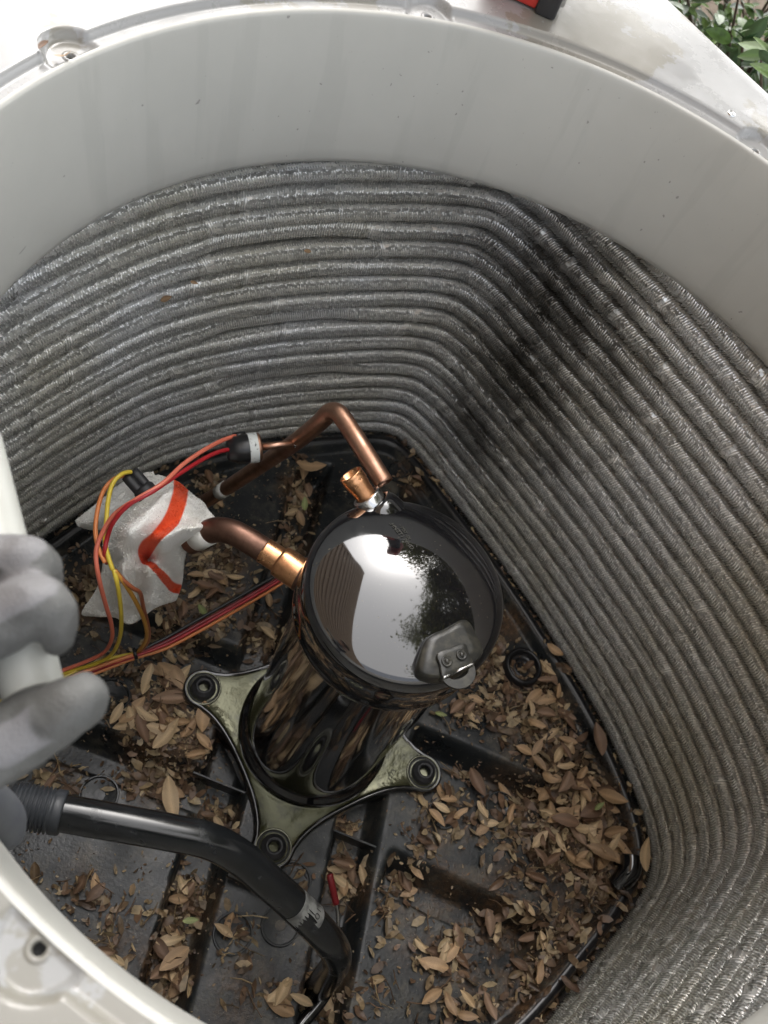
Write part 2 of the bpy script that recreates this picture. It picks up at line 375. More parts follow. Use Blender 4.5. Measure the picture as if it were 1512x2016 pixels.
def base_pan():
    root = thing('base_pan', 'black ribbed plastic base pan under the compressor littered with dry leaves', 'base pan')
    n = 330; xs = np.linspace(-.50, .50, n); X, Y = np.meshgrid(xs, xs)
    rel = np.hypot(X, Y)/plan_r(np.arctan2(Y, X)); H = pan_h(X, Y)
    H = np.where(rel > 1.12, .03-.03*np.clip((rel-1.12)/.02, 0, 1), H)
    H = H+.0006*np.sin(X*31+Y*17)*np.cos(Y*23)
    ok = rel < 1.15
    idx = np.full(n*n, -1); keep = ok.ravel(); idx[keep] = np.arange(keep.sum())
    V = np.column_stack([X.ravel(), Y.ravel(), H.ravel()])[keep]
    q = np.arange(n*n).reshape(n, n); F = np.column_stack([q[:-1, :-1].ravel(), q[:-1, 1:].ravel(), q[1:, 1:].ravel(), q[1:, :-1].ravel()]); F = idx[F]; F = F[(F >= 0).all(1)]
    o = npmesh('pan_floor', V, F, M_pan, parent=root)
    a = o.data.attributes.new('dirt', 'FLOAT', 'POINT'); a.data.foreach_set('value', pan_dirt(V[:, 0], V[:, 1]).astype(np.float32))
    # moulded ring seats, each with its own centre hole
    rings = [(195, 1565, .0205), (873, 1600, .0185), (985, 1590, .0185), (458, 1838, .0205), (552, 1822, .0205), (575, 1735, .0205), (321, 1339, .021), (218, 1372, .021), (790, 930, .019), (435, 1605, .017)]
    me = None
    for px, py, rr in rings:
        p = at(px, py, .031); z = float(pan_h(p.x, p.y))
        mb = MB(); prof = [(.0205, -.002), (.0205, .0022), (.0199, .0032), (.0187, .0032), (.0180, .0022), (.0178, .0008), (.0172, .0006), (.0062, .0006), (.0056, .0004), (.0052, -.004), (.001, -.0045)]
        k = rr/.0205
        lathe(mb, [(r*k, zz) for r, zz in prof], Matrix.Translation((p.x, p.y, z)), 36, capt=True)
        o = mb.obj('ring_seat', M_pan, root, sharp=50)
    q = plan_at(np.linspace(0, PERI, 260)); rq = np.hypot(q[:, 0], q[:, 1]); f_ = (rq-.014)/rq
    mb = MB(); tube(mb, [(a*k, b*k, .0405) for (a, b), k in zip(q, f_)], .0070, 12, False); mb.obj('edge_rail', M_plastic, root)
    # raised cup
    p = at(1027, 1315, .035)
    mb = MB(); lathe(mb, [(.026, -.003), (.0245, .012), (.0225, .0145), (.0205, .0145), (.019, .013), (.0185, .004), (.012, .003), (.011, .006), (.008, .006), (.007, .003), (.001, .003)], Matrix.Translation((p.x, p.y, .03)), 40, capt=True)
    mb.obj('drain_cup', M_plastic, root)
    # thin cross plates in the two long channels
    for (a, b) in (((391, 1524), (476, 1558)), ((665, 1637), (744, 1669))):
        A = at(*a, .026); Bq = at(*b, .026); d = (Bq-A).normalized(); nn = Vector((-d.y, d.x, 0))*.0013
        A -= d*.006; Bq += d*.006; mb = MB(); V = []
        for z in (.0, .025, .026):
            t = .6 if z == .026 else 1
            V += [Vector((*(A+nn*t).xy, z)), Vector((*(Bq+nn*t).xy, z)), Vector((*(Bq-nn*t).xy, z)), Vector((*(A-nn*t).xy, z))]
        F = [(0, 1, 5, 4), (1, 2, 6, 5), (2, 3, 7, 6), (3, 0, 4, 7), (4, 5, 9, 8), (5, 6, 10, 9), (6, 7, 11, 10), (7, 4, 8, 11), (8, 9, 10, 11)]
        mb.add(V, F).obj('cross_plate', M_pan, root, False)
    # black elbow plug at the right corner
    mb = MB(); P = [at(1215, 1745, .036), at(1240, 1715, .050), at(1242, 1685, .052)]
    tube(mb, crom(P, 8), [.0125]*17, 18); o = mb.obj('corner_plug', M_gloss, root)
    return root
PAN = base_pan()

# ------------------------------------------------------------------ condenser coil
def coil_face(px, py):      # where a sight line meets the coil
    for z in np.linspace(.60, .04, 400):
        p = at(px, py, float(z))
        if math.hypot(p.x, p.y) > float(plan_r(math.atan2(p.y, p.x)))-.002: return tuple(p)
    return tuple(at(px, py, .05))
def coil():
    root = thing('condenser_coil', 'grey spine-fin condenser coil wall wound in ridged rows around the compressor', 'coil')
    rows = 21; z0 = .042; pitch = .0257
    ns = 760; S0 = np.linspace(0, PERI, ns, endpoint=False)
    P = plan_at(S0); T = plan_at(S0+.004)-plan_at(S0-.004); T /= np.linalg.norm(T, axis=1)[:, None]; Nn = np.column_stack([T[:, 1], -T[:, 0]])
    if (Nn*P).sum() < 0: Nn = -Nn
    # back wall parameter: u,v of each station
    U = (P[:, 0]+P[:, 1])*s2*0; u = (P[:, 0]+P[:, 1])*s2; v = (P[:, 1]-P[:, 0])*s2
    for r in range(rows):
        zz = z0+pitch*r
        k = r*7.31
        wob = np.array([mnoise.noise((P[i, 0]*9, P[i, 1]*9, k)) for i in range(ns)])
        wob2 = np.array([mnoise.noise((P[i, 0]*26, P[i, 1]*26, k+50)) for i in range(ns)])
        off = .0132+.0006*wob+.0003*wob2
        zc = zz+.0009*wob+.0003*wob2
        rec = np.zeros(ns); FT = (rows-1-r)
        if FT in (2, 6, 11, 15):
            c = {2: .07, 6: .06, 11: .08, 15: .10}[FT]
            rec = sst(-.085, -.04, u-c)*(1-sst(.07, .13, u-c))*(v > .2)
        off = off+.0088*rec; zc = zc-.002*rec
        rad = .0116*(1+.12*rec)
        C = np.column_stack([P+Nn*off[:, None], zc])
        # base tube : 10 sided
        sg = 16; ang = np.linspace(0, 2*pi, sg, endpoint=False)
        rb = .90*rad
        cu, si = np.cos(ang), np.sin(ang)
        V = np.empty((ns, sg, 3)); V[:, :, 0] = C[:, None, 0]-Nn[:, None, 0]*cu*rb[:, None]; V[:, :, 1] = C[:, None, 1]-Nn[:, None, 1]*cu*rb[:, None]; V[:, :, 2] = C[:, None, 2]+si*rb[:, None]
        i, j = np.meshgrid(np.arange(ns), np.arange(sg), indexing='ij'); i2 = (i+1) % ns; j2 = (j+1) % sg
        F = np.column_stack([(i*sg+j).ravel(), (i2*sg+j).ravel(), (i2*sg+j2).ravel(), (i*sg+j2).ravel()])
        V = V.reshape(-1, 3); nb = len(V)
        # spines : thin blades standing off the tube, leaning along it (herringbone)
        nst = int(PERI/.0026); na = 11; da = 3.7/na
        s = np.repeat(np.linspace(0, PERI, nst, endpoint=False)+rng.uniform(-.0002, .0002, nst), na)
        a = np.tile(np.linspace(-1.85, 1.85, na), nst)+rng.uniform(-.10, .10, nst*na)
        f = np.mod(s, PERI)/PERI*ns; fi = f.astype(int) % ns; ft = (f-np.floor(f))[:, None]; fj = (fi+1) % ns
        c = C[fi]*(1-ft)+C[fj]*ft; n2 = Nn[fi]*(1-ft)+Nn[fj]*ft; t2 = T[fi]; rr = rad[fi]
        rad3 = np.column_stack([-n2*np.cos(a)[:, None], np.sin(a)]); tan3 = np.column_stack([t2, np.zeros(len(t2))]); cir3 = np.column_stack([n2*np.sin(a)[:, None], np.cos(a)])
        # the spines lean along the tube: combed one way above the crest, the other way below, with tufts at the joints
        rightw = sst(.15, .28, u[fi])
        lean = rightw*np.tanh(a*2.2)*.95+(1-rightw)*(.30+.20*wob2[fi]+.35*np.tanh(a*2.2))+rng.normal(0, .03, len(a))+np.repeat(rng.normal(0, .14, nst), na)
        for q in range(9):
            sq = rng.uniform(0, PERI); dd = (s-sq); wq = np.exp(-(dd/.007)**2); lean = lean*(1-wq)+wq*np.sign(dd)*1.2+wq*rng.normal(0, .4, len(a))
        flat = np.where(rec[fi] > .5, .9, 1)
        ln = (rr*1.09+np.repeat(rng.uniform(-.0004, .0003, nst), na)+rng.uniform(-.0001, .0001, len(a)))*flat; r0 = rr*.85
        up = rng.normal(.03, .05, len(a))
        base = c+rad3*r0[:, None]; d = rad3+tan3*lean[:, None]*1.25+cir3*up[:, None]
        tip = c+rad3*r0[:, None]+d*(ln-r0)[:, None]
        wv = cir3*(rr*da*rng.uniform(.40, .54, len(a)))[:, None]+tan3*rng.normal(0, .00012, len(a))[:, None]
        A = base-wv; B2 = base+wv; C2 = tip+wv*.6; D2 = tip-wv*.6
        Vs = np.stack([A, B2, C2, D2], 1).reshape(-1, 3); nsn = len(a)
        Fs = (np.arange(nsn*4).reshape(-1, 4))+nb
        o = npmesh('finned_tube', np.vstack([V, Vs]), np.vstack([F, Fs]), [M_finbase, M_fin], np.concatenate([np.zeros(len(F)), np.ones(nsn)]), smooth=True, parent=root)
        allv = np.vstack([V, Vs]); al = np.concatenate([(S0[:, None]+.0026*(1 if r % 2 else -1)*np.abs((ang+pi) % (2*pi)-pi)[None]+.0006*wob2[:, None]).ravel(), np.repeat(s+.0026*(1 if r % 2 else -1)*np.abs(a)+.0006*wob2[fi], 4)])
        at_ = o.data.attributes.new('along', 'FLOAT', 'POINT'); at_.data.foreach_set('value', al.astype(np.float32))
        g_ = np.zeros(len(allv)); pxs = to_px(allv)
        for gx, gy, gr, gw in ((1080, 600, 150, .9), (1015, 740, 140, .95), (1180, 720, 110, .6), (930, 850, 100, .85), (970, 500, 80, .5), (1060, 880, 100, .55)):  # grime mixed with the back corner's shade, both painted into the fin colour
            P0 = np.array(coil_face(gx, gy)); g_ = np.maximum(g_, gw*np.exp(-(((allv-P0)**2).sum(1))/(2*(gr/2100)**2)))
        at_ = o.data.attributes.new('grime_shade', 'FLOAT', 'POINT'); at_.data.foreach_set('value', g_.astype(np.float32))
    return root
COIL = coil()

# ------------------------------------------------------------------ top cover with fan opening
def top_cover():
    root = thing('top_cover', 'pale grey painted steel top cover with round fan opening and shroud', 'top cover', (0, 0, 0))
    na = 1440; th = np.linspace(0, 2*pi, na, endpoint=False)-pi
    RO = plan_r(th)*1.185
    pock = [math.radians(-110+45*k) for k in range(8)]
    inner = [(.348, .546), (.3395, .5475), (.3350, .5505), (.3332, .556), (.3328, .566), (.3342, .590), (.3362, .615), (.3388, .640), (.3414, .660), (.3430, .6695), (.3436, .6725), (.3441, .6739), (.3451, .6747), (.3470, .6750)]
    fine = [.3490+.0014*k for k in range(20)]
    V = []
    def panel_z(r):
        return .675+.0050*sst(.3535, .3575, r)
    for r, z in inner: V.append(np.column_stack([r*np.cos(th), r*np.sin(th), np.full(na, z)]))
    for k, r in enumerate(fine):
        rr = np.full(na, r); z = panel_z(rr); x, y = rr*np.cos(th), rr*np.sin(th)
        for p in pock:
            cx, cy = .3500*math.cos(p), .3500*math.sin(p); d = np.hypot(x-cx, y-cy)
            dep = 1-sst(.0150, .0195, d); z = np.minimum(z, z*(1-dep)+.6728*dep)
        V.append(np.column_stack([x, y, z]))
    for t in (.15, .3, .5, .7, .85, 1):
        rr = fine[-1]+(RO-.012-fine[-1])*t; V.append(np.column_stack([rr*np.cos(th), rr*np.sin(th), np.full(na, .680)-.001*t+.0004*np.sin(th*9)*t*(1-t)*4]))
    for dr, z in ((-.007, .6785), (-.003, .6768), (-.0006, .6742), (.0, .670), (.0005, .655), (.0005, .625), (-.002, .622)):
        rr = RO+dr; V.append(np.column_stack([rr*np.cos(th), rr*np.sin(th), np.full(na, z)]))
    nr = len(V); V = np.array(V); 
    nin = len(inner)
    i, j = np.meshgrid(np.arange(nr-1), np.arange(na), indexing='ij'); j2 = (j+1) % na
    F = np.column_stack([(i*na+j).ravel(), (i*na+j2).ravel(), ((i+1)*na+j2).ravel(), ((i+1)*na+j).ravel()]); fi = i.ravel()
    V = V.reshape(-1, 3); cen = V[F].mean(1); kill = np.zeros(len(F), bool); holes = []
    for p in pock:
        hx, hy = .3512*math.cos(p), .3512*math.sin(p); holes.append((hx, hy)); kill |= (np.hypot(cen[:, 0]-hx, cen[:, 1]-hy) < .0030) & (cen[:, 2] > .66)
    def part(name, sel, mt):
        f = F[sel & ~kill]; u, inv = np.unique(f, return_inverse=True)
        return npmesh(name, V[u], inv.reshape(f.shape), mt, parent=root)
    part('shroud', fi < nin-1, M_shroud); part('top_panel', fi >= nin-1, M_panel)
    for hx, hy in holes:
        mb = MB(); lathe(mb, [(.0058, -.0006), (.0050, .0005), (.0034, .0007), (.0026, .0002), (.0024, -.004)], Matrix.Translation((hx, hy, .6728)), 20)
        lathe(mb, [(.0024, -.004), (.0006, -.0042)], Matrix.Translation((hx, hy, .6728)), 20, 1, capt=True)
        mb.obj('screw_hole', [M_panel, M_blackhole], root)
    # small speed-nut fastener pressed into the panel
    p = at(1440, 224, .680); mb = MB(); lathe(mb, [(.0036, -.001), (.0033, .0008), (.0026, .0012), (.0018, .0003), (.0009, .0003), (.0006, .0010)], Matrix.Translation(p), 16, capt=True)
    mb.obj('rivet', M_steel, root)
    return root
def paint(name, kind):
    mt = bpy.data.materials.new(name); mt.use_nodes = True; n = mt.node_tree.nodes; L = mt.node_tree.links; b = n['Principled BSDF']
    tc = n.new('ShaderNodeTexCoord')
    def nz(s, d=5, r=.6, vec=None):
        q = n.new('ShaderNodeTexNoise'); q.inputs['Scale'].default_value = s; q.inputs['Detail'].default_value = d; q.inputs['Roughness'].default_value = r
        L.new(vec or tc.outputs['Object'], q.inputs['Vector']); return q.outputs['Fac']
    def mr(x, a, c, lo=0, hi=1):
        q = n.new('ShaderNodeMapRange'); q.inputs[1].default_value = a; q.inputs[2].default_value = c; q.inputs[3].default_value = lo; q.inputs[4].default_value = hi
        L.new(x, q.inputs[0]); return q.outputs[0]
    def mix(f, a, c):
        q = n.new('ShaderNodeMix'); q.data_type = 'RGBA'
        L.new(f, q.inputs[0])
        for i, v in ((6, a), (7, c)):
            if isinstance(v, tuple): q.inputs[i].default_value = (*v, 1)
            else: L.new(v, q.inputs[i])
        return q.outputs[2]
    if kind == 'shroud':
        mp = n.new('ShaderNodeMapping'); mp.inputs['Scale'].default_value = (22, 22, 1.2); L.new(tc.outputs['Object'], mp.inputs['Vector'])
        c = mix(mr(nz(6, 4), .35, .7), (.41, .408, .378), (.365, .363, .336))
        c = mix(mr(nz(1.3, 4, .55, mp.outputs[0]), .56, .60, 0, .15), c, (.265, .265, .245))
        c = mix(mr(nz(1.0, 3, .5, mp.outputs[0]), .40, .36, 0, .10), c, (.45, .45, .425))
        mp2 = n.new('ShaderNodeMapping'); mp2.inputs['Scale'].default_value = (260, 40, 180); mp2.inputs['Rotation'].default_value = (.4, .6, .3); L.new(tc.outputs['Object'], mp2.inputs['Vector'])
        c = mix(mr(nz(1, 1, .5, mp2.outputs[0]), .775, .79, 0, .6), c, (.12, .115, .11))
        c = mix(mr(nz(330, 2), .75, .78, 0, .5), c, (.16, .15, .14))
        r = mr(nz(12), .3, .7, .34, .46)
    else:
        c = mix(mr(nz(5, 6), .3, .7), (.27, .272, .268), (.225, .227, .222))
        c = mix(mr(nz(9, 7, .62), .52, .535, 0, .8), c, (.185, .175, .145))
        c = mix(mr(nz(260, 2), .73, .76, 0, .7), c, (.2, .18, .16))
        r = mr(nz(11, 8, .7), .42, .6, .16, .40)
    L.new(c, b.inputs['Base Color']); L.new(r, b.inputs['Roughness'])
    bp = n.new('ShaderNodeBump'); bp.inputs['Strength'].default_value = .05; bp.inputs['Distance'].default_value = .002
    L.new(nz(60, 3), bp.inputs['Height']); L.new(bp.outputs[0], b.inputs['Normal'])
    return mt
M_shroud = paint('shroud_paint', 'shroud'); M_panel = paint('panel_paint', 'panel')
TOP = top_cover()

def cabinet():
    root = thing('cabinet', 'pale grey louvred outer cabinet wall below the top cover', 'cabinet')
    th = np.linspace(-pi, pi, 360, endpoint=False); R = plan_r(th)*1.185
    prof = [(-.003, .64), (-.004, .60)]
    for k in range(14):
        z = .585-.042*k; prof += [(-.004, z), (.002, z-.010), (.002, z-.014), (-.010, z-.016), (-.010, z-.032)]
    prof += [(-.004, -.02), (.002, -.03), (.002, -.06)]
    V = [(float((R[j]+dr)*math.cos(th[j])), float((R[j]+dr)*math.sin(th[j])), z) for dr, z in prof for j in range(360)]
    F = [(i*360+j, i*360+(j+1) % 360, (i+1)*360+(j+1) % 360, (i+1)*360+j) for i in range(len(prof)-1) for j in range(360)]
    MB().add(V, F).obj('louvre_panel', M_paint, root, False)
cabinet()

# ------------------------------------------------------------------ compressor
CH = .425      # height of the cap's shoulder
def compressor():
    root = thing('compressor', 'glossy black cylindrical compressor standing in the middle of the pan', 'compressor', (0, 0, .03))
    mb = MB(); lathe(mb, [(.086, .040), (.086, .047), (.083, .052), (.0785, .055), (.0765, .062), (.0762, .20), (.0762, .372), (.0765, .376)], None, 96)
    mb.obj('shell', M_gloss, root)
    prof = [(.0768, .371), (.0812, .3715), (.0824, .3745), (.0824, .380), (.0819, .3815), (.0819, .404), (.0824, .4055), (.0824, CH-.011)]
    for k in range(0, 40):
        q = (1-k/39)**.6 if k else .9995; q = max(q, .002); prof.append((.0824*q, CH-.0075+.0085*(1-q**30)**.42+.0195*(1-q*q)))
    n0 = len(prof)
    mb = MB(); lathe(mb, prof, None, 160, capt=True)
    for k, v_ in enumerate(mb.V):
        rr = math.hypot(v_[0], v_[1])
        if v_[2] > CH-.004: mb.V[k] = Vector((v_[0], v_[1], v_[2]+(.00055*mnoise.noise((v_[0]*24, v_[1]*24, 3))+.0007*math.exp(-((v_[0]-.028)**2+(v_[1]-.030)**2)/.0009))*(1-(rr/.0824)**6)))
    mb.obj('cap', M_gloss, root)
    def dome_z(r): return CH+.0013+.0195*(1-min(r/.0824, 1)**2)
    # raised terminal pad and bracket
    def loc(px, py, z=.442): return at(px, py, z)
    def prism(name, pts, z_lo, z_hi, mt, par, bev=.0012, zt=None):
        c = sum((Vector(p) for p in pts), Vector())/len(pts); mb = MB(); n = len(pts); V = []
        for f, z in ((1.0, z_lo), (1.0, z_hi-bev), (.985, z_hi-bev*.3), (.95, z_hi), (.6, z_hi), (.02, z_hi)):
            for p in pts:
                q = c+(Vector(p)-c)*f; V.append((q.x, q.y, z+(zt(q) if zt else 0)))
        F = [(i*n+k, i*n+(k+1) % n, (i+1)*n+(k+1) % n, (i+1)*n+k) for i in range(5) for k in range(n)]+[tuple(5*n+k for k in range(n))]
        return mb.add(V, F).obj(name, mt, par)
    ra = math.radians(-38); er = Vector((math.cos(ra), math.sin(ra), 0)); et = Vector((-er.y, er.x, 0))
    pad = crom([loc(826, 1322), loc(832, 1272), loc(846, 1252), loc(880, 1236), loc(906, 1221), loc(924, 1224), loc(940, 1252), loc(953, 1283), loc(925, 1312), loc(880, 1332)], 4, True)
    pad = [Vector(p) for p in pad]
    prism('terminal_pad', pad, CH-.004, CH+.0185, M_gloss2, root, .005, zt=lambda q: .06*(.05-q.dot(er)))
    br = thing_part('terminal_bracket', root)
    pts = crom([loc(860, 1287, .445), loc(888, 1276, .445), loc(915, 1268, .445), loc(923, 1286, .445), loc(931, 1307, .445), loc(902, 1322, .445), loc(873, 1335, .445), loc(866, 1311, .445)], 3, True)
    prism('bracket_plate', pts, CH+.012, CH+.0218, M_gloss2, br, .0008, zt=lambda q: .06*(.05-q.dot(er)))
    for px, py in ((879, 1303), (908, 1290)):
        p = loc(px, py, .4455); mb = MB(); lathe(mb, [(.0042, 0), (.0042, .0012), (.0028, .0010), (.0024, .0002), (.0020, .0020), (.0012, .0026)], Matrix.Translation((p.x, p.y, CH+.0211)), 18, capt=True)
        mb.obj('rivet', M_gloss2, br)
    # half-moon tab with slot
    A = loc(871, 1336, .443); Bq = loc(931, 1308, .443); mid = (A+Bq)/2; ax = (Bq-A).normalized(); wd = (Bq-A).length/2; ay = Vector((ax.y, -ax.x, 0))
    if ay.dot(er) < 0: ay = -ay
    mb = MB(); n = 20; V = []
    for z in (CH+.0158, CH+.0183):
        for rr, o in ((wd*1.02, .92), (wd*.60, .42)):
            for k in range(n+1):
                a = pi*k/n; q = mid+ax*(-rr*math.cos(a))+ay*(rr*o*math.sin(a)+(.002 if o < .9 else 0)); V.append((q.x, q.y, z))
    m1 = n+1; F = []
    for k in range(n):
        F += [(2*m1+k, 2*m1+k+1, 3*m1+k+1, 3*m1+k), (k, m1+k, m1+k+1, k+1), (k, k+1, 2*m1+k+1, 2*m1+k), (m1+k, 3*m1+k, 3*m1+k+1, m1+k+1)]
    mb.add(V, F).obj('slotted_tab', M_gloss2, br, sharp=40)
    # bright bent lip between plate and tab
    mb = MB(); P = [Vector((A.x, A.y, CH+.0198)), Vector((*A.lerp(Bq, .4).xy, CH+.0188)), Vector((*A.lerp(Bq, .55).xy, CH+.0204)), Vector((*Bq.xy, CH+.0200))]
    tube(mb, crom(P, 5), .0011, 8); mb.obj('bent_lip', M_steel, br)
    # discharge boss, collar and copper stub on the shoulder
    c0 = Vector(at(727, 985, .423)); up = Vector((-.10, .05, 1)).normalized(); tip = Vector(at(690, 934, .437)); up = (tip-c0).normalized()
    M = frame(c0-up*.006, up)
    mb = MB(); lathe(mb, [(.024, -.020), (.0205, -.004), (.0185, .0), (.0170, .002), (.0140, .0025)], M, 28); mb.obj('stub_boss', M_gloss, root)
    mb = MB(); lathe(mb, [(.0128, .001), (.0128, .0100), (.0122, .0110), (.0094, .0112)], M, 28); mb.obj('steel_collar', M_steel, root)
    L_ = (tip-c0).length+.006
    mb = MB(); lathe(mb, [(.0086, .009), (.0088, .018), (.0100, .0255), (.0102, .0285), (.0099, .0298), (.0102, .0312), (.0102, L_), (.0097, L_+.0006), (.0090, L_), (.0090, L_-.012), (.001, L_-.013)], M, 28)
    mb.obj('copper_stub', M_copper_b, root)
    # suction connection on the left flank
    s0 = Vector((-.070, .028, .325)); s1 = Vector(at(560, 1112, .335)); 
    # mounting plate
    out = []
    for q in range(4):
        a0 = q*pi/2
        def pt(x, y): return (x*math.cos(a0)-y*math.sin(a0), x*math.sin(a0)+y*math.cos(a0))
        rl = .0235
        for k in range(-8, 9):
            a = k/8*math.radians(78); out.append(pt(.134+rl*math.cos(a), rl*math.sin(a)))
        p0 = (.134+rl*math.cos(math.radians(78)), rl*math.sin(math.radians(78)))
        vm = .094*s2; p3m = (vm, vm)
        c1 = (.112, rl*.94); c2 = (vm+.016, vm-.016)
        half = []
        for k in range(1, 9):
            t = k/8; half.append(tuple((1-t)**3*p0[i]+3*(1-t)**2*t*c1[i]+3*(1-t)*t*t*c2[i]+t**3*p3m[i] for i in (0, 1)))
        out += [pt(*h) for h in half]; out += [pt(h[1], h[0]) for h in reversed(half[:-1])]
    out = np.array(out); nO = len(out); tn = np.roll(out, -1, 0)-np.roll(out, 1, 0); tn /= np.linalg.norm(tn, axis=1)[:, None]; nr = np.column_stack([-tn[:, 1], tn[:, 0]])
    if (nr*out).sum() > 0: nr = -nr      # inward
    L = []
    for dd, z in ((-.0005, .018), (0, .034), (.0008, .0395), (.0025, .0425), (.0042, .0425), (.0058, .0410), (.0075, .0404)):
        q = out+nr*dd; L.append(np.column_stack([q, np.full(nO, z)]))
    q = out+nr*.0075; ang = np.arctan2(q[:, 1], q[:, 0]); rq = np.hypot(q[:, 0], q[:, 1])
    for f in (.5, 1.0):
        rr = rq*(1-f)+.072*f; L.append(np.column_stack([rr*np.cos(ang), rr*np.sin(ang), np.full(nO, .0404)]))
    V = np.vstack(L); i, j = np.meshgrid(np.arange(len(L)-1), np.arange(nO), indexing='ij'); j2 = (j+1) % nO
    F = np.column_stack([(i*nO+j).ravel(), (i*nO+j2).ravel(), ((i+1)*nO+j2).ravel(), ((i+1)*nO+j).ravel()])
    pm = np.where(i.ravel() < 5, 1, 0)
    pl_ = npmesh('mounting_plate', V, F, [M_plate, M_gloss], pm, parent=root)
    for q in range(4):
        a = q*pi/2; M = Matrix.Translation((.134*math.cos(a), .134*math.sin(a), 0))
        g = MB(); lathe(g, [(.0200, .018), (.0205, .030), (.0175, .0395), (.0172, .0412), (.0160, .0412), (.0152, .0400), (.0140, .0400), (.0132, .0460), (.0122, .0478), (.0100, .0482), (.0094, .0500), (.0084, .0506), (.0062, .0500), (.0056, .0470), (.0054, .030), (.001, .030)], M, 32, capt=True)
        go = g.obj('grommet', M_rubber, root)
        g = MB(); lathe(g, [(.0172, .0408), (.0182, .0424), (.0194, .0424), (.0200, .0408)], M, 36); g.obj('eyelet', M_platerim, root)
        g = MB(); lathe(g, [(.026, .006), (.024, .018), (.0200, .022)], M, 32); g.obj('foot_pad', M_rubber, root)
    # stamped characters on the dome and on the right foot
    def text(body, size, M, mt, ext=.0003):
        c = bpy.data.curves.new('stamp', 'FONT'); c.body = body; c.size = size; c.extrude = ext
        t = bpy.data.objects.new('t', c); COL.objects.link(t); dg = bpy.context.evaluated_depsgraph_get()
        me = bpy.data.meshes.new_from_object(t.evaluated_get(dg)); bpy.data.objects.remove(t); me.materials.clear(); me.materials.append(mt); me.transform(M)
        return me
    def put(name, me, par):
        o = bpy.data.objects.new(name, me); link(o); o.parent = par; o.matrix_parent_inverse = Matrix.Translation(-Vector(parent_origin(par))); return o
    for body, a_px, b_px, size in ((".HNZT1 NHD.", (764, 1033), (794, 1073), .0050), ("- MS7 -IX", (783, 1037), (803, 1074), .0042)):
        A = at(*a_px, .435); Bq = at(*b_px, .4375); x = (Bq-A); x.z = 0; x.normalize()
        me = text(body, size, Matrix.Identity(4), M_stamp)
        for v_ in me.vertices:
            q = Vector((A.x, A.y, 0))+x*v_.co.x+Vector((-x.y, x.x, 0))*v_.co.y; rr = math.hypot(q.x, q.y); v_.co = (q.x, q.y, dome_z(rr)+v_.co.z*.4+.00005)
        put('stamped_code', me, root)
    A = at(784, 1527, .0705); Bq = at(796, 1496, .0705); x = (Bq-A); x.z = 0; x.normalize()
    put('stamped_code', text("7773", .0075, frame((A.x, A.y, .0405), (0, 0, 1), x), M_stamp), root)
    return root
def thing_part(name, par):
    o = bpy.data.objects.new(name, None); link(o); o.parent = par; o.matrix_parent_inverse = Matrix.Translation(-Vector(parent_origin(par))); return o
M_gloss2 = mat('scuffed_black_paint', (.02, .02, .018), .30, 0, (.05, .047, .036), 140, .45, .7, spec=.35)
M_platerim = mat('bright_plate_edge', (.16, .16, .12), .18, .8)
M_stamp = mat('stamped_mark', (.03, .03, .02), .5)
def fix_parts(root):
    pass
COMP = compressor()
